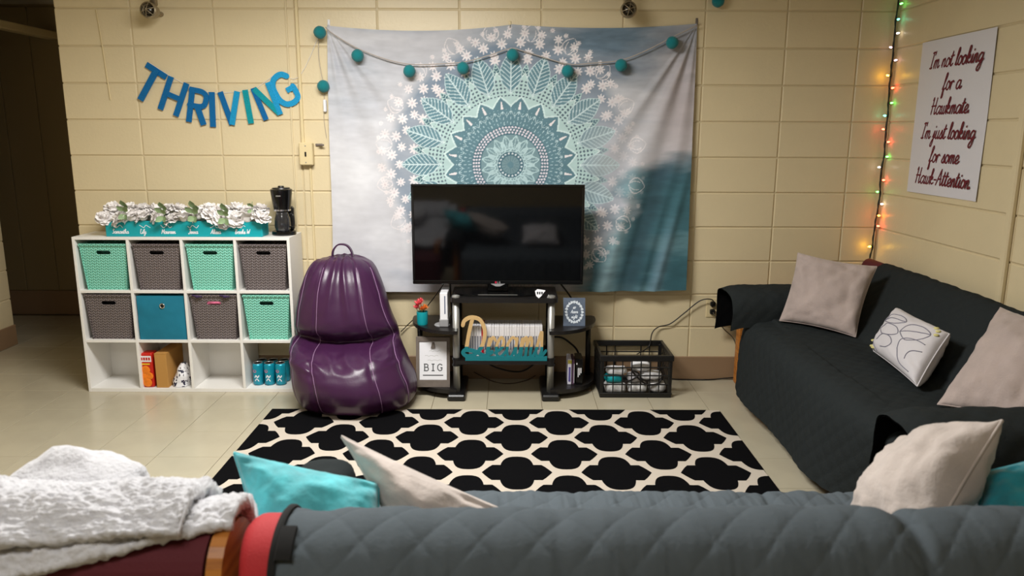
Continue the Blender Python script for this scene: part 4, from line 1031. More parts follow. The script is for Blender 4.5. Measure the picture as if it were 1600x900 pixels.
# framed sign on the right side shelf
SLATE = mat('slate_board', (88, 100, 118), .7, var=.12, vscale=40); CHALK = mat('chalk_white', (214, 222, 230), .8)
t = thing('sign', 'small slate sign with white wreath on the right side shelf', 'sign', (.365, 4.17, .412))
f = lambda u, v, d: (.365+u, 4.17-d+v*.18, .412+v)
MB().prism([(-.062, 0), (.062, 0), (.062, .155), (-.062, .155)], f, -.012, 0).build('board', SLATE, t)
mb = MB()
for k in range(20):
    a = 2*PI*k/20; rx, rz = .046, .056
    cx, cz = rx*math.sin(a), .078+rz*math.cos(a)
    mb.prism([(cx+.0085*math.cos(2*PI*j/7+a)*(1.2 if j % 2 else .8), cz+.0085*math.sin(2*PI*j/7+a)*(1.2 if j % 2 else .8)) for j in range(7)], f, .0002, .0012)
mb.build('wreath', CHALK, t)
mb = MB()
for txt, cz, sc in (('so', .103, .010), ('Adore', .078, .009), ('night', .050, .009)):
    try: S, wd = layout(txt)
    except KeyError: S, wd = layout(txt.replace('d', 'a'))
    for s_ in S: ribbon(mb, [(-wd*sc/2+p*sc, cz-.006+q*sc) for p, q in s_], .003, f, .0002, .001, n=3)
mb.build('lettering', CHALK, t)
# BIG frame
t = thing('picture_frame', 'grey wooden frame with a clipped BIG print on the lower left shelf', 'frame', (-.437, 4.16, .06))
W2, H2 = .096, .285
f = lambda u, v, d: (-.437+u, 4.135-d+v*.12, .0605+v)
mb = MB()
for P in ([(-W2, 0), (W2, 0), (W2, .038), (-W2, .038)], [(-W2, H2-.024), (W2, H2-.024), (W2, H2), (-W2, H2)], [(-W2, .038), (-W2+.018, .038), (-W2+.018, H2-.024), (-W2, H2-.024)], [(W2-.016, .038), (W2, .038), (W2, H2-.024), (W2-.016, H2-.024)]): mb.prism(P, f, -.012, .006)
mb.build('frame_border', FRAMEG, t)
MB().prism([(-W2+.016, .036), (W2-.014, .036), (W2-.014, H2-.022), (-W2+.016, H2-.022)], f, -.012, -.001).build('backing', FRAMEG, t)
MB().prism([(-W2+.019, .040), (W2-.018, .040), (W2-.018, H2-.026), (-W2+.019, H2-.026)], f, -.0009, .0006).build('print_sheet', PAPER, t)
mb = MB(); d0, d1 = .0007, .0011
BIGL = {'B': [[(.1, 0), (.1, 1)], [(0, 0), (.45, 0), (.6, .12), (.6, .4), (.45, .52), (.1, .52)], [(0, 1), (.4, 1), (.54, .88), (.54, .64), (.4, .52)]],
        'I': [[(.2, 0), (.2, 1)], [(0, 0), (.4, 0)], [(0, 1), (.4, 1)]],
        'G': [[(.62, .8), (.62, .95)], [(.62, .85), (.5, .98), (.3, 1), (.1, .8), (.05, .5), (.1, .2), (.3, 0), (.5, .03), (.62, .15), (.62, .45)], [(.42, .45), (.72, .45)]]}
for ch, ox in (('B', -.052), ('I', -.008), ('G', .024)):
    for s_ in BIGL[ch]: ribbon(mb, [(ox+p*.042, .092+q*.038) for p, q in s_], .0058, f, d0, d1, raw=True)
ribbon(mb, [(-.058, .066), (.058, .066)], .006, f, d0, d1, raw=True)
mb.build('lettering', PRINTK, t)
mb = MB()
for zz, a, b in ((.205, -.02, .045), (.178, -.045, .03), (.152, -.03, .05)): ribbon(mb, [(a+(b-a)*k/7, zz+.003*math.sin(k*2.3)) for k in range(8)], .0025, f, d0, d1, n=3)
mb.build('faint_lettering', mat('faint_print', (196, 196, 196), .7), t)
MB().prism([(-.012, H2-.062), (.014, H2-.062), (.008, H2-.030), (-.004, H2-.030)], f, .0007, .008).build('clip', FRAMEG, t)
# Dreams sign
t = thing('wooden_sign', 'wooden script Dreams sign with teal-dipped lower half on the shelf', 'sign', (-.03, 4.115, .226))
DM = twotone('dipped_wood', (208, 174, 120), (6, 118, 128), .082)
mb = MB(); f = lambda u, v, d: (u, 4.112-d, .226+v)
sc = .088; yo = .012
D_ = [[(-.262, .205), (-.252, .232), (-.215, .250), (-.165, .235), (-.140, .175), (-.150, .10), (-.185, .045), (-.235, .025), (-.262, .045), (-.245, .062), (-.19, .052), (-.14, .028), (-.10, .05)], [(-.208, .245), (-.228, .16), (-.245, .06)]]
for s_ in D_: ribbon(mb, s_, .021, f, 0, .014, n=6)
x = -.130
for ch in 'reams':
    adv, st = G[ch]
    for s_ in st: ribbon(mb, [(x+(p+.12*q)*.073, .022+q*.112*(1.25 if ch == 's' else 1)) for p, q in s_], .0155, f, 0, .014, n=5)
    x += adv*.073*1.06
mb.box(-.25, .21, 4.099, 4.111, .2265, .252)
mb.build('letters', DM, t, fix=True)
# game cases row
SPW = mat('white_case', (232, 230, 232), .3); SPR = mat('red_case', (200, 30, 44), .3)
SPT = [mat('spine_'+n_, c_, .5) for n_, c_ in (('navy', (60, 70, 120)), ('rose', (190, 90, 100)), ('grey', (120, 120, 130)), ('gold', (190, 150, 70)))]
gx = -.232; r5 = random.Random(5); case0 = {}
for k in range(29):
    red = k == 5; nm = 'red' if red else 'white'
    lab = 'red game case in the row behind the Dreams sign' if red else 'white game case, %s from the left in the row behind the Dreams sign' % ORD[k]
    L_ = (gx+.0072, 4.152, .2265)
    if nm not in case0:
        t = thing('game_case', lab, 'game case', L_, None if red else 'white game cases on the centre shelf'); x, y, z = L_
        MB().box(x-.0068, x+.0068, y, y+.135, z, z+.19, .0015).build('case', SPR if red else SPW, t)
        MB().box(x-.004, x+.004, y-.0006, y+.0002, z+.05, z+.13).build('spine_print', SPT[2], t)
        case0[nm] = t
    else:
        c_ = copytree(case0[nm], L_, lab, 'white game cases on the centre shelf')
        c_.rotation_euler[1] = r5.uniform(-.004, .004)
    gx += .0144
# lower right cases
specs = [('white', .345, .022, .150, mat('pale_case', (222, 220, 236), .4), 'white and purple case standing on the lower right shelf', mat('purple_print', (92, 84, 150), .5)),
         ('slim', .3665, .013, .150, mat('purple_case', (86, 62, 84), .4), 'slim purple case with a white edge on the lower right shelf', PAPER),
         ('black', .40, .040, .155, BEZEL, 'thick black case with white bars on the lower right shelf', PAPER)]
for nm, x, wd, h, m1, lab, m2 in specs:
    y = 4.18; z = .0605; t = thing('game_case', lab, 'game case', (x, y, z))
    MB().box(x-wd/2, x+wd/2, y, y+.12, z, z+h, .002).build('case', m1, t)
    mb = MB()
    if nm == 'white':
        mb.box(x-.006, x+.006, y-.0008, y+.0002, z+.018, z+.105)
        yl = MB().box(x-.011, x+.011, y-.0008, y+.0002, z+.125, z+.147).build('spine_top', mat('olive_print', (170, 160, 70), .5), t)
    elif nm == 'slim': mb.box(x+.003, x+.0055, y-.0008, y+.0002, z+.01, z+.125)
    else:
        for q in range(3): mb.box(x-.008+.008*q, x-.003+.008*q, y-.0008, y+.0002, z+.045+.012*q, z+.10)
        mb.box(x-.017, x-.011, y-.0008, y+.0002, z+.12, z+.13)
    mb.build('spine_print', m2, t)

# ================================================================== MILK CRATE
cx0, cx1, cy0, cy1, ch = .515, .925, 4.125, 4.452, .252
t = thing('milk_crate', 'black plastic milk crate full of white clutter by the wall', 'crate', ((cx0+cx1)/2, 4.29, 0))
def ring(z0, z1, thk, out=0, rad=.004):
    b = MB(); a0, a1, b0, b1 = cx0-out, cx1+out, cy0-out, cy1+min(out, .003)
    b.box(a0, a1, b0, b0+thk, z0, z1, rad).box(a0, a1, b1-thk, b1, z0, z1, rad).box(a0, a0+thk, b0+thk, b1-thk, z0, z1, rad).box(a1-thk, a1, b0+thk, b1-thk, z0, z1, rad); return b
ring(ch-.034, ch, .018, .006).build('rim', BLACK, t)
ring(0, .024, .016).build('bottom_rail', BLACK, t)
ring(.018, .03, .010, .003).build('foot_rail', BLACK, t)
for zz in (.075, .128, .176): ring(zz, zz+.008, .006).build('rail', BLACK, t)
for xx in (cx0, cx1-.022):
    for yy in (cy0, cy1-.022): MB().box(xx, xx+.022, yy, yy+.022, .015, ch-.02, .005).build('corner_post', BLACK, t)
for k in range(1, 7):
    xx = cx0+.022+(cx1-cx0-.044)*k/7
    for yy, tp in ((cy0, 0), (cy1-.006, 1)):
        if tp and k in (3, 4): continue
        MB().box(xx-.003, xx+.003, yy, yy+.006, .02, ch-.02).build('bar', BLACK, t)
for k in range(1, 7):
    yy = cy0+.022+(cy1-cy0-.044)*k/7
    for xx in (cx0, cx1-.006): MB().box(xx, xx+.006, yy-.003, yy+.003, .02, ch-.02).build('bar', BLACK, t)
MB().box(cx0+.01, cx1-.01, cy0+.01, cy1-.01, .004, .012).build('crate_floor', BLACK, t)
WP = mat('white_plastic', (240, 240, 244), .25); GP = mat('print_paper', (236, 232, 228), .7, var=.4, vscale=50)
def lump(name, lab, cat, c, s, m, seed, sq=.7):
    P = np.zeros((22, 14, 3))
    for i in range(22):
        for j in range(14):
            a, b = 2*PI*i/22, PI*j/13; e = lambda v: math.copysign(abs(v)**sq, v)
            d = (e(math.sin(b))*e(math.cos(a)), e(math.sin(b))*e(math.sin(a)), e(math.cos(b)))
            k = 1+.12*fbm(d[0]*2+seed, d[1]*2, d[2]*2); P[i, j] = (c[0]+d[0]*s[0]*k, c[1]+d[1]*s[1]*k, c[2]+d[2]*s[2]*k)
    return tag(MB().grid(P, cu=True).build(name, m, None, c, True), lab, cat)
lump('folded_paper', 'white printed paper bundle at the crate bottom left', 'paper', (.61, 4.20, .045), (.06, .045, .030), GP, 1, .5)
lump('folded_paper', 'white printed paper bundle at the crate bottom centre', 'paper', (.74, 4.20, .043), (.055, .045, .028), GP, 2, .5)
lump('folded_paper', 'mottled paper bundle at the crate bottom right', 'paper', (.855, 4.20, .046), (.048, .045, .030), GP, 3, .6)
lump('blue_pouch', 'teal blue pouch in the left half of the crate', 'pouch', (.60, 4.20, .098), (.05, .045, .022), TURQ, 4, .6)
lump('controller', 'white controller on the blue pouch in the crate', 'controller', (.615, 4.20, .143), (.06, .045, .020), WP, 5, .6)
lump('controller', 'white rounded controller topmost in the crate', 'controller', (.755, 4.205, .168), (.055, .05, .026), WP, 6, .7)
lump('controller', 'white controller at the right side of the crate', 'controller', (.815, 4.20, .116), (.062, .045, .024), WP, 7, .7)
lump('controller', 'pale controller below the topmost one in the crate', 'controller', (.715, 4.20, .102), (.036, .045, .024), LINEN, 8, .7)
tag(MB().tube(smooth_path([(.64, 4.155, .085), (.70, 4.15, .10), (.74, 4.15, .135), (.70, 4.16, .15), (.78, 4.15, .075), (.86, 4.16, .08), (.88, 4.2, .13)]), .005, 7).build('crate_cable', CORD, None, (.75, 4.16, .02), True), 'black cable tangled in front of the crate clutter', 'cable')

# ================================================================== OUTLET AND CORDS
t = thing('wall_outlet', 'ivory wall outlet with two plugs beside the futon', 'outlet', (1.222, WY, .45))
MB().box(1.187, 1.257, WY-.006, WY+.0, .392, .508, .003).build('cover_plate', CREAMP, t)
MB().box(1.207, 1.237, WY-.03, WY-.005, .462, .494, .006).build('plug', BLACK, t)
MB().box(1.207, 1.237, WY-.03, WY-.005, .414, .446, .006).build('plug', BLACK, t)
def cord(name, lab, pts, r=.0035, m=CORD):
    return tag(MB().tube(smooth_path(pts, 8), r, 7).build(name, m, None, pts[len(pts)//2], True), lab, 'cord')
cord('power_cord', 'black cord arching from the wall outlet into the crate', [(1.222, WY-.034, .482), (1.205, WY-.045, .512), (1.14, WY-.03, .50), (1.05, WY-.02, .42), (.97, WY-.02, .355), (.90, WY-.02, .335), (.86, WY-.035, .30), (.84, WY-.05, .22), (.76, 4.36, .19)])
cord('power_cord', 'dark thin cord from the outlet down behind the futon arm', [(1.222, WY-.034, .43), (1.245, WY-.04, .39), (1.29, WY-.03, .33), (1.36, WY-.02, .26), (1.40, WY-.02, .15)], .003, mat('grey_cord', (92, 84, 70), .5))
cord('floor_cord', 'black cord lying along the baseboard between crate and futon', [(.95, 4.447, .0125), (1.05, 4.445, .004), (1.2, 4.44, .004), (1.32, 4.447, .012), (1.42, 4.45, .02)], .004)
cord('stand_cable', 'black cable looping down behind the television stand', [(-.24, 4.43, .20), (-.19, 4.43, .145), (-.08, 4.42, .085), (.05, 4.415, .06), (.13, 4.43, .09), (.18, 4.44, .15), (.2, 4.44, .25)], .005)
cord('stand_cable', 'thin cable on the floor under the television stand', [(-.22, 4.44, .05), (-.10, 4.4, .004), (.0, 4.36, .004), (.1, 4.42, .004), (.16, 4.44, .03)], .003, mat('brown_cord', (70, 50, 36), .5))
cord('antenna_cord', 'thin cord slanting from the television to the bean bag', [(-.36, 4.30, .66), (-.42, 4.34, .57), (-.50, 4.42, .46), (-.60, 4.45, .36), (-.66, 4.45, .30)], .003)
cord('black_cable', 'short black cord hanging below the television on the left', [(-.345, 4.28, .66), (-.345, 4.30, .60), (-.343, 4.34, .50), (-.34, 4.38, .42)], .005)
cord('black_cable', 'black cord slanting behind the slate sign on the right', [(.27, 4.28, .66), (.33, 4.33, .58), (.38, 4.38, .50), (.42, 4.43, .415)], .005)
cord('shelf_cable', 'black cable curving below the right side shelf', [(.25, 4.40, .285), (.31, 4.41, .278), (.36, 4.42, .245), (.41, 4.43, .19), (.43, 4.44, .10)], .006)

# ================================================================== RUG
RX0, RX1, RY0, RY1 = -1.288, 1.14, 2.38, 3.905
def clip(poly):
    def cl(P, ins, inter):
        out = []
        for i in range(len(P)):
            a, b = P[i-1], P[i]
            if ins(b):
                if not ins(a): out.append(inter(a, b))
                out.append(b)
            elif ins(a): out.append(inter(a, b))
        return out
    for ax, lim, sg in ((0, RX0, 1), (0, RX1, -1), (1, RY0, 1), (1, RY1, -1)):
        if not poly: return poly
        def it(a, b):
            tt_ = (lim-a[ax])/(b[ax]-a[ax]); p = [lerp(a[0], b[0], tt_), lerp(a[1], b[1], tt_)]; p[ax] = lim; return tuple(p)
        poly = cl(poly, lambda p: sg*(p[ax]-lim) >= 0, it)
    return poly
q = []   # one quarter of a trellis cell, from the top round to the right tip
q = [(0, .165), (.020, .1635), (.037, .157), (.050, .146), (.060, .130), (.067, .110), (.0715, .092), (.074, .075), (.111, .075), (.127, .053), (.142, .027), (.156, 0)]
full = q+[(x, -y) for x, y in reversed(q[:-1])]; full += [(-x, -y) for x, y in q[1:]] + [(-x, y) for x, y in list(reversed(q))[1:-1]]
t = thing('area_rug', 'black and cream trellis-pattern rug on the tile floor', 'rug', ((RX0+RX1)/2, 3.1, 0))
MB().box(RX0, RX1, RY0, RY1, .0006, .011, .003).build('cream_pile', RUGW, t)
mb = MB()
for j in range(-1, 9):
    yy = 3.912-.196*j; xo = .475 if j % 2 == 0 else .257
    for i in range(-6, 5):
        P = clip([(xo+.441*i+x_, yy+y_) for x_, y_ in full])
        if len(P) > 2:
            try: mb.prism(P, fz, .0105, .0122)
            except Exception: pass
part(mb.build('black_cells', RUGK, t), 'black quatrefoil cells of the pattern')

# ================================================================== PILLOWS
def pillow(name, lab, corners, thick, m, seed=0, pinch=.07, wr=.017, n=44, pw=.42, extra=None, nrm=None, sag=0):
    TL, TR, BR, BL = [Vector(c) for c in corners]; c0 = (TL+TR+BR+BL)/4
    nr = ((TR-TL)+(BR-BL)).cross((BL-TL)+(BR-TR)).normalized()
    P = {}; S = []
    for sd in (1, -1):
        A = np.zeros((n, n, 3))
        for i in range(n):
            for j in range(n):
                u, v = -math.cos(PI*i/(n-1)), -math.cos(PI*j/(n-1)); u_ = u*(1-pinch*(1-v*v)); v_ = v*(1-pinch*(1-u*u))
                a, b = (u_+1)/2, (v_+1)/2
                p = TL.lerp(TR, a).lerp(BL.lerp(BR, a), b)
                h = max(0, (1-u*u)*(1-v*v))**pw
                env = max(abs(u), abs(v))
                wv = wr*(fbm(u*1.6+seed, v*1.6, sd*3+seed, 3)+.8*env*fbm(u*4+seed, v*4, sd*2, 2))*min(1, h*3)
                p = p+nr*sd*(thick/2*h+wv)+nr*(-sag*(u*u))
                A[i, j] = p
        S.append(A)
    t = thing(name, lab, 'pillow', (c0.x, c0.y, min(TL.z, TR.z, BR.z, BL.z)))
    mb = MB().grid(S[0]).grid(S[1]); o = mb.build('cushion', m, t, smooth=True, fix=False)
    bm = bmesh.new(); bm.from_mesh(o.data); bmesh.ops.remove_doubles(bm, verts=bm.verts, dist=.0004); bmesh.ops.recalc_face_normals(bm, faces=bm.faces); bm.to_mesh(o.data); bm.free()
    A = S[0]; loop = [A[i, 0] for i in range(n)]+[A[n-1, j] for j in range(1, n)]+[A[i, n-1] for i in range(n-2, -1, -1)]+[A[0, j] for j in range(n-2, 0, -1)]
    MB().tube(loop, .0035, 6, closed=True).build('seam', m, t, smooth=True)
    return t, S, nr
pillow('throw_pillow', 'taupe plush pillow at the far end of the dark futon', [(1.575, 4.10, .845), (1.93, 3.93, .80), (1.755, 3.72, .475), (1.47, 4.01, .487)], .15, TAUPE, 1)
t, S, nr = pillow('throw_pillow', 'small white pillow with grey leaf outlines on the futon', [(1.845, 3.50, .672), (1.835, 3.06, .668), (1.645, 2.915, .49), (1.705, 3.42, .49)], .15, LINEN, 2, .04, .006, pw=.30)
A = S[0] if (Vector(S[0][17, 17])-Vector(S[1][17, 17])).dot(Vector((-1, -1, 1))) > 0 else S[1]
sgn = 1 if A is S[0] else -1
def onface(A, u, v, lift):
    n = A.shape[0]; fu = math.acos(-max(-1, min(1, u)))/PI*(n-1); fv = math.acos(-max(-1, min(1, v)))/PI*(n-1); i, j = min(n-2, int(fu)), min(n-2, int(fv)); a, b = fu-i, fv-j
    p = (A[i, j]*(1-a)+A[i+1, j]*a)*(1-b)+(A[i, j+1]*(1-a)+A[i+1, j+1]*a)*b
    return Vector(p)+nr*sgn*lift
leafs = [[(-.85, -.2), (-.6, -.62), (-.2, -.7), (.05, -.55), (-.2, -.35), (-.55, -.2), (-.85, -.2)], [(-.8, .15), (-.55, -.15), (-.15, -.2), (.05, 0), (-.25, .2), (-.6, .3), (-.8, .15)],
         [(-.7, .6), (-.5, .3), (-.2, .25), (0, .4), (-.15, .65), (-.45, .75)], [(.1, -.1), (.2, -.5), (.55, -.7), (.85, -.6), (.7, -.25), (.4, .05), (.1, -.1)],
         [(.25, .45), (.3, .1), (.6, -.15), (.9, -.2)], [(.25, .45), (.45, .8), (.8, .85)], [(.62, .6), (.65, .3), (.9, .05)], [(-.9, .7), (-.75, .85), (-.6, .95)], [(-.85, -.2), (-.5, -.45), (.05, -.55)], [(.1, -.1), (.5, -.4), (.85, -.6)]]
mb = MB()
for s_ in leafs: mb.tube([onface(A, p.x, p.y, .0008) for p in smooth_path([(a, b, 0) for a, b in s_], 8)], .0022, 5)
mb.build('leaf_outline', LINK, t, smooth=True)
mb = MB()
for (u, v) in ((-.9, .9), (-.92, .7), (-.8, .93), (.9, -.85), (.8, -.92), (.93, -.7)): mb.sphere(onface(A, u, v, 0), .012, 8, 6, (1, 1, .5))
mb.build('yellow_blotch', YELLOW, t, smooth=True)
pillow('throw_pillow', 'taupe plush pillow at the near end of the dark futon', [(1.98, 2.98, .80), (2.06, 2.55, .80), (1.78, 2.44, .50), (1.62, 2.72, .485)], .17, TAUPE, 3)
pillow('throw_pillow', 'beige pillow at the right end of the slate sofa', [(1.005, 1.79, .715), (1.067, 1.55, .88), (.865, 1.43, .645), (.80, 1.64, .575)], .19, BEIGE, 4, .05, .014)
pillow('throw_pillow', 'teal velvet pillow at the right edge of the slate sofa', [(1.081, 1.60, .736), (1.303, 1.62, .802), (1.223, 1.47, .604), (.962, 1.46, .624)], .15, TEALV, 5)
pillow('throw_pillow', 'aqua velvet pillow at the left end of the slate sofa', [(-.604, 1.56, .796), (-.293, 1.58, .714), (-.262, 1.44, .60), (-.516, 1.43, .61)], .15, AQUA, 6, .04, .012)
pillow('throw_pillow', 'beige pillow beside the aqua pillow on the slate sofa', [(-.39, 1.66, .793), (-.011, 1.60, .638), (-.10, 1.52, .55), (-.235, 1.53, .59)], .17, BEIGE, 7, .05, .014)
pillow('throw_pillow', 'pale pillow on the slate sofa, seen mirrored in the television', [(.12, 1.46, .645), (.43, 1.46, .645), (.44, 1.68, .51), (.11, 1.68, .51)], .12, LINEN, 8)

# ================================================================== FUTON along the right wall
FX = 1.335
t = thing('futon', 'dark futon under a charcoal quilted cover along the right wall', 'sofa', (1.7, 3.35, 0))
pr, tt = resample([(2.135, 0, .60), (2.14, 0, .74), (2.10, 0, .775), (2.04, 0, .755), (1.93, 0, .62), (1.80, 0, .485), (1.74, 0, .465), (1.60, 0, .468), (1.42, 0, .462), (1.35, 0, .440), (1.31, 0, .38), (1.285, 0, .24), (1.265, 0, .05)], 150)
NYF = 330; ys = np.linspace(2.46, 4.15, NYF); P = np.zeros((150, NYF, 3))
for j, y in enumerate(ys):
    e = max(0, (y-3.95)/.2); e2 = max(0, (3.2-y)/.7)
    P[:, j, 0] = pr[:, 0]; P[:, j, 1] = y; P[:, j, 2] = pr[:, 2]
    sk = np.clip((.44-pr[:, 2])/.39, 0, 1)*(pr[:, 0] < 1.4)
    P[:, j, 0] += sk*(.05*e**2+.012*math.sin(y*6)+.17*e2**2)+ .0
    P[:, j, 2] += sk**2*(.02*e**2*3+.02*math.sin(y*2.2)+.07*e2**2)
    st = (pr[:, 0] > 1.45)*(pr[:, 2] < .5)*1.0
    P[:, j, 2] += .012*math.sin(y*3.1+1)*st
wv = noise2(150, NYF, 4, 8, 21, 3)-.5
nm = normals(P); nm *= np.sign(nm[75, 150] @ np.array([-.3, 0, 1]))
uu, vv = np.meshgrid(tt, ys, indexing='ij')
P += nm*(.0045*diamonds(uu, vv, .085, .085)[..., None]+.022*wv[..., None])
MB().grid(P).build('seat_cover', COVERD, t, smooth=True, fix=False)
def arm(yc, hw, zt, x0, x1, zo, zi, tparent, nm_='arm_cover', seed=1, tilt=0):
    """cover hanging over an arm that runs along x; zi inner hem, zo outer hem"""
    pp, ta = resample([(0, yc+hw, zo), (0, yc+hw*1.0, zt-.09), (0, yc+hw*.72, zt-.02), (0, yc, zt), (0, yc-hw*.72, zt-.02), (0, yc-hw, zt-.09), (0, yc-hw*1.02, zi)], 60)
    xs = np.linspace(x0, x1, 110); Q = np.zeros((60, 110, 3))
    for j, x in enumerate(xs):
        fr = max(0, 1-(x-x0)/.10); Q[:, j, 0] = x+.006*fr*np.sin(ta*14); Q[:, j, 1] = pp[:, 1]+(pp[:, 1]-yc)*.03*fr; Q[:, j, 2] = pp[:, 2]-.020*fr**2+tilt*(x-x0)
    nn_ = normals(Q); nn_ *= np.sign(nn_[30, 50] @ np.array([0, 0, 1])); a_, b_ = np.meshgrid(ta, xs, indexing='ij')
    Q += nn_*(.004*diamonds(a_, b_, .085, .085)[..., None]+.016*(noise2(60, 110, 3, 6, seed, 3)-.5)[..., None])
    o = MB().grid(Q).build(nm_, COVERD, tparent, smooth=True, fix=False)
    I = Q-nn_*.006; MB().grid(I).build('inside_shade', COVER_SHADE, o, smooth=True, fix=False)  # near-black inner sheet stands in for shade inside the open cover
    return o
arm(4.235, .155, .632, 1.225, 2.05, .36, .43, t, seed=3)
arm(2.385, .135, .575, 1.285, 2.08, .33, .44, t, seed=4)
# wooden ends and uncovered cushions underneath
for yy, x0, rz_ in ((4.385, 1.36, .56), (2.345, 1.36, .50)):
    MB().box(x0, x0+.05, yy-.03, yy+.03, 0, rz_+.01, .008).build('front_post', OAK, t)
    MB().box(2.05, 2.10, yy-.03, yy+.03, 0, rz_+.01, .008).build('rear_post', OAK, t)
    MB().box(x0-.02, 2.10, yy-.045, yy+.045, rz_, rz_+.04, .01).build('arm_rail', OAK, t)
    MB().box(x0+.05, 2.05, yy-.015, yy+.015, .12, .44, .004).build('end_panel', OAK, t)
MB().box(1.40, 2.05, 2.50, 4.10, .22, .435, .03).build('seat_cushion', RED_SHADED, t)
MB().box(2.075, 2.125, 2.4, 4.33, .40, .72, .02).build('back_frame', OAK, t)
P2 = np.zeros((24, 20, 3))
for i in range(24):
    for j in range(20):
        a = 2*PI*i/24; v = j/19; rr = (1-(2*v-1)**8)**.5
        P2[i, j] = (2.095+.05*math.cos(a)*rr, lerp(4.13, 4.42, v), .64+.135*math.sin(a)*rr)
MB().grid(P2, cu=True).build('back_cushion_end', RED_SHADED, t, smooth=True)

# ================================================================== SLATE SOFA in front (seen from behind)
YC, ZC, RR = 1.283, .690, .100
def roll_profile(rear_z, r=RR, front_to=1.40):
    pts = [(0, YC-r-.004, rear_z), (0, YC-r, ZC-.03)]
    for k in range(0, 11): a = PI-PI*k/10; pts.append((0, YC+r*math.cos(a), ZC+.012+r*math.sin(a)*.9))
    pts += [(0, YC+r+.004, ZC-.06), (0, YC+r+.03, .52)]
    return pts
t = thing('slate_sofa', 'slate grey quilted sofa seen from behind across the foreground', 'sofa', (.6, 1.6, 0))
pts = roll_profile(.28)+[(0, 1.46, .470), (0, 1.7, .468), (0, 1.98, .468), (0, 2.065, .447), (0, 2.088, .38), (0, 2.09, .12)]
NP, NXs = 430, 640; pr, ta = resample(pts, NP); xs = np.linspace(-.412, 1.72, NXs); P = np.zeros((NP, NXs, 3))
P[:, :, 0] = xs[None]; P[:, :, 1] = pr[:, 1][:, None]; P[:, :, 2] = pr[:, 2][:, None]
top_ = np.clip((pr[:, 2]-.60)/.2, 0, 1)[:, None]
P[:, :, 2] += top_*(.006*np.sin(xs*3+.5)-.010*np.exp(-((xs-.72)/.02)**2)+.012*np.clip((xs-.72)/.3, 0, 1))[None]
nm = normals(P); nm *= np.sign(nm[NP//2, 200] @ np.array([0, 0, 1])) if 1 else 1
if nm[20, 200, 1] > 0: nm = -nm
uu, vv = np.meshgrid(ta, xs, indexing='ij')
wr = (noise2(NP, NXs, 8, 30, 31, 3)-.5)+.55*(noise2(NP, NXs, 6, 120, 33, 2)-.5)*np.clip((.80-P[:, :, 2])/.08, 0, 1)
fold = np.exp(-((vv-.735-.25*(uu-.45)*0)/.012)**2)*-.010*np.clip((pr[:, 2]-.3)/.1, 0, 1)[:, None]+np.exp(-((vv-.09)/.02)**2)*-.005
P += nm*(.0062*diamonds(uu, vv, .115, .105, .25)[..., None]+.013*wr[..., None]+fold[..., None])
MB().grid(P).build('quilted_cover', COVER, t, smooth=True, fix=False)
# uncovered red end of the back cushion
pe, te = resample(roll_profile(.28, RR-.004), 70); xs2 = np.linspace(-.482, -.36, 16); Q = np.zeros((70, 16, 3))
cen = np.array([YC, .55])
for j, x in enumerate(xs2):
    sh = 1-.35*max(0, 1-(x+.482)/.03)**3
    Q[:, j, 0] = x; Q[:, j, 1] = YC+(pe[:, 1]-YC)*sh; Q[:, j, 2] = .55+(pe[:, 2]-.55)*(1-.06*max(0, 1-(x+.482)/.03)**3)
mb = MB().grid(Q); mb.f.append(tuple(i*16 for i in range(70))); mb.mi.append(0)
part(mb.build('back_cushion', RED, t, smooth=True), 'bare red upholstery at the sofa end')
pe, te = resample(roll_profile(.30, RR+.010)[:14], 60); Q = np.zeros((60, 4, 3))
for j, x in enumerate((-.418, -.414, -.408, -.404)): Q[:, j, 0] = x; Q[:, j, 1] = pe[:, 1]; Q[:, j, 2] = pe[:, 2]+(.004 if j in (1, 2) else 0)
part(MB().grid(Q).build('edge_binding', CLOTHB, t, smooth=True), 'black binding along the cover edge')
pe, te = resample([(0, YC+(RR+.018)*math.cos(a), ZC+.012+(RR+.018)*math.sin(a)*.9) for a in np.linspace(PI*.80, PI*.62, 8)], 20); Q = np.zeros((20, 4, 3))
for j, x in enumerate((-.407, -.404, -.378, -.376)): Q[:, j, 0] = x; Q[:, j, 1] = pe[:, 1]; Q[:, j, 2] = pe[:, 2]-(.006 if j in (0, 3) else 0)
part(MB().grid(Q).build('strap_tab', CLOTHB, t), 'black elastic strap tab')
MB().box(-.46, 1.7, 1.215, 1.345, .12, .66, .03).build('back_frame', RED, t)
MB().box(-.40, 1.68, 1.42, 2.05, .18, .43, .03).build('seat_cushion', RED, t)
for xx in (-.475, 1.70):
    MB().box(xx-.02, xx+.02, 1.22, 1.27, 0, .62, .006).build('rear_post', OAK, t); MB().box(xx-.02, xx+.02, 1.83, 1.88, 0, .55, .006).build('front_post', OAK, t)
    MB().box(xx-.03, xx+.03, 1.22, 1.88, .545, .57, .008).build('arm_rail', OAK, t)
# the cover over its left arm
pp, ta = resample([(-.575, 0, .40), (-.572, 0, .56), (-.55, 0, .615), (-.49, 0, .63), (-.43, 0, .615), (-.41, 0, .56), (-.405, 0, .46)], 40); ysA = np.linspace(1.38, 1.955, 60); Q = np.zeros((40, 60, 3))
for j, y in enumerate(ysA):
    e = max(0, (y-1.86)/.095); Q[:, j, 0] = -.49+(pp[:, 0]+.49)*(1-.25*e**3); Q[:, j, 1] = y; Q[:, j, 2] = pp[:, 2]-.05*e**3
nn_ = normals(Q); nn_ *= np.sign(nn_[20, 20, 2]); a_, b_ = np.meshgrid(ta, ysA, indexing='ij'); Q += nn_*(.005*diamonds(a_, b_, .11, .11)+.01*(noise2(40, 60, 3, 4, 8, 2)-.5))[..., None]
MB().grid(Q).build('arm_cover', COVERD, t, smooth=True, fix=False)

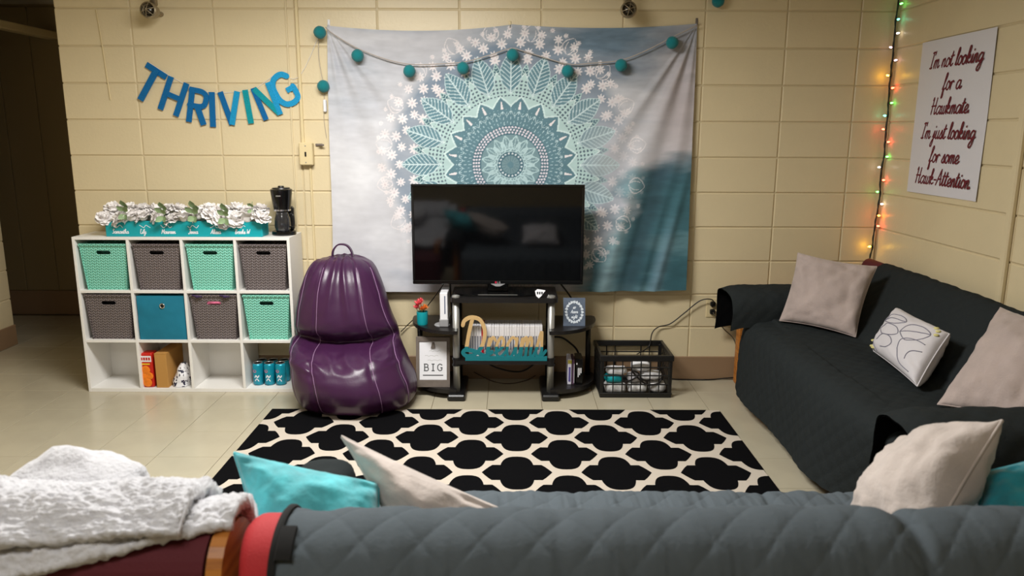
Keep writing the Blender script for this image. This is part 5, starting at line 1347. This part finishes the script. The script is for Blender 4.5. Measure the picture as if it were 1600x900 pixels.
# ================================================================== LEFT SOFA WITH SHERPA BLANKET
t = thing('shaded_red_sofa', 'maroon sofa in the left foreground under the white blanket', 'sofa', (-1.2, 1.6, 0))
pe, te = resample(roll_profile(.2, .095), 60); Q = np.zeros((60, 24, 3))
for j, x in enumerate(np.linspace(-1.9, -.535, 24)): Q[:, j, 0] = x; Q[:, j, 1] = pe[:, 1]; Q[:, j, 2] = pe[:, 2]
mb = MB().grid(Q); mb.f.append(tuple(i*24+23 for i in range(60))); mb.mi.append(0); mb.build('back_cushion', RED_SHADED, t, smooth=False)
MB().box(-1.88, -.60, 1.42, 2.05, .18, .45, .04).build('seat_cushion', RED_SHADED, t)
P = []
for k in range(15): a = PI-PI*k/14; P.append((YC-.005+.085*math.cos(a), .70+.085*math.sin(a)))
P += [(YC+.10, .5), (YC+.10, 0), (YC+.03, 0), (YC-.02, .45), (YC-.09, .45)]
MB().prism(P, lambda u, v, d: (d, u, v), -.531, -.503).build('end_panel', OAK, t)
for xx in (-1.87, -.64):
    MB().box(xx-.02, xx+.02, 1.83, 1.88, 0, .52, .006).build('front_post', OAK, t)
    MB().box(xx-.03, xx+.03, 1.38, 1.88, .51, .535, .008).build('arm_rail', OAK, t)
# blanket: two folded layers hanging over the back, and its tail on the seat side
def layer(r, th0, th1, x0, x1fun, seed, seat=True, nx=320, thick=.02, hemfun=None):
    A = []; xsB = np.linspace(0, 1, nx); npt = 220
    top_s = np.zeros((npt, nx, 3))
    for j, s_ in enumerate(xsB):
        pts = []
        x_ = x0+(x1fun-x0)*s_
        hem = th1 if hemfun is None else hemfun(s_)
        if seat: pts += [(0, 1.72, .50), (0, 1.56, .53), (0, YC+r+.10, .60), (0, YC+r+.02, .70)]
        for k in range(9):
            a = lerp(0.15, PI/2+hem, k/8); pts.append((0, YC+r*math.cos(a), ZC+.012+r*.95*math.sin(a)))
        pr_, _ = resample(pts, npt); top_s[:, j, 0] = x_; top_s[:, j, 1:] = pr_[:, 1:]
    nn_ = normals(top_s)
    if nn_[npt*2//3, nx//2, 2] < 0: nn_ = -nn_
    wv = (noise2(npt, nx, 6, 10, seed, 3)-.5)*.030+(noise2(npt, nx, 40, 60, seed+1, 2)-.5)*.010+(noise2(npt, nx, 110, 160, seed+2, 2)-.5)*.009
    out = top_s+nn_*(wv[..., None])
    inn = out-nn_*thick
    # rounded hem and ends
    M_ = MB(); ring_ = np.concatenate([out, (out[-1:]+inn[-1:])/2+(out[-1:]-out[-3:-2])*1.2, inn[::-1]], 0)
    M_.grid(ring_)
    for j in (0, nx-1):
        n_ = ring_.shape[0]; base = 0
        M_.f.append(tuple(i*nx+j for i in range(n_))); M_.mi.append(0)
    return M_
lo = layer(.118, 0, 1.2, -1.75, -.50, 41, thick=.022, hemfun=lambda s_: 1.22-.95*max(0, (s_-.70)/.30)**1.3)
up = layer(.150, 0, .75, -1.75, -.575, 43, thick=.022, seat=False, hemfun=lambda s_: .80+.10*math.sin(s_*4)-.12*max(0, (s_-.7)/.3))
t = thing('blanket', 'white sherpa blanket folded over the sofa back at lower left', 'blanket', (-1.1, YC, .80))
lo.build('lower_fold', SHERPA, t, smooth=True)
up.build('upper_fold', SHERPA, t, smooth=True)
P2 = np.zeros((40, 24, 3))
for i in range(40):
    for j in range(24):
        a, b = 2*PI*i/40, PI*j/23; d = Vector((math.sin(b)*math.cos(a), math.sin(b)*math.sin(a), math.cos(b)))
        P2[i, j] = Vector((-.90, 1.47, .745))+Vector((d.x*.145, d.y*.10, d.z*.095))*(1+.16*fbm(d.x*1.5, d.y*1.5+4, d.z*1.5))
MB().grid(P2, cu=True).build('bunched_fold', SHERPA, t, smooth=True)
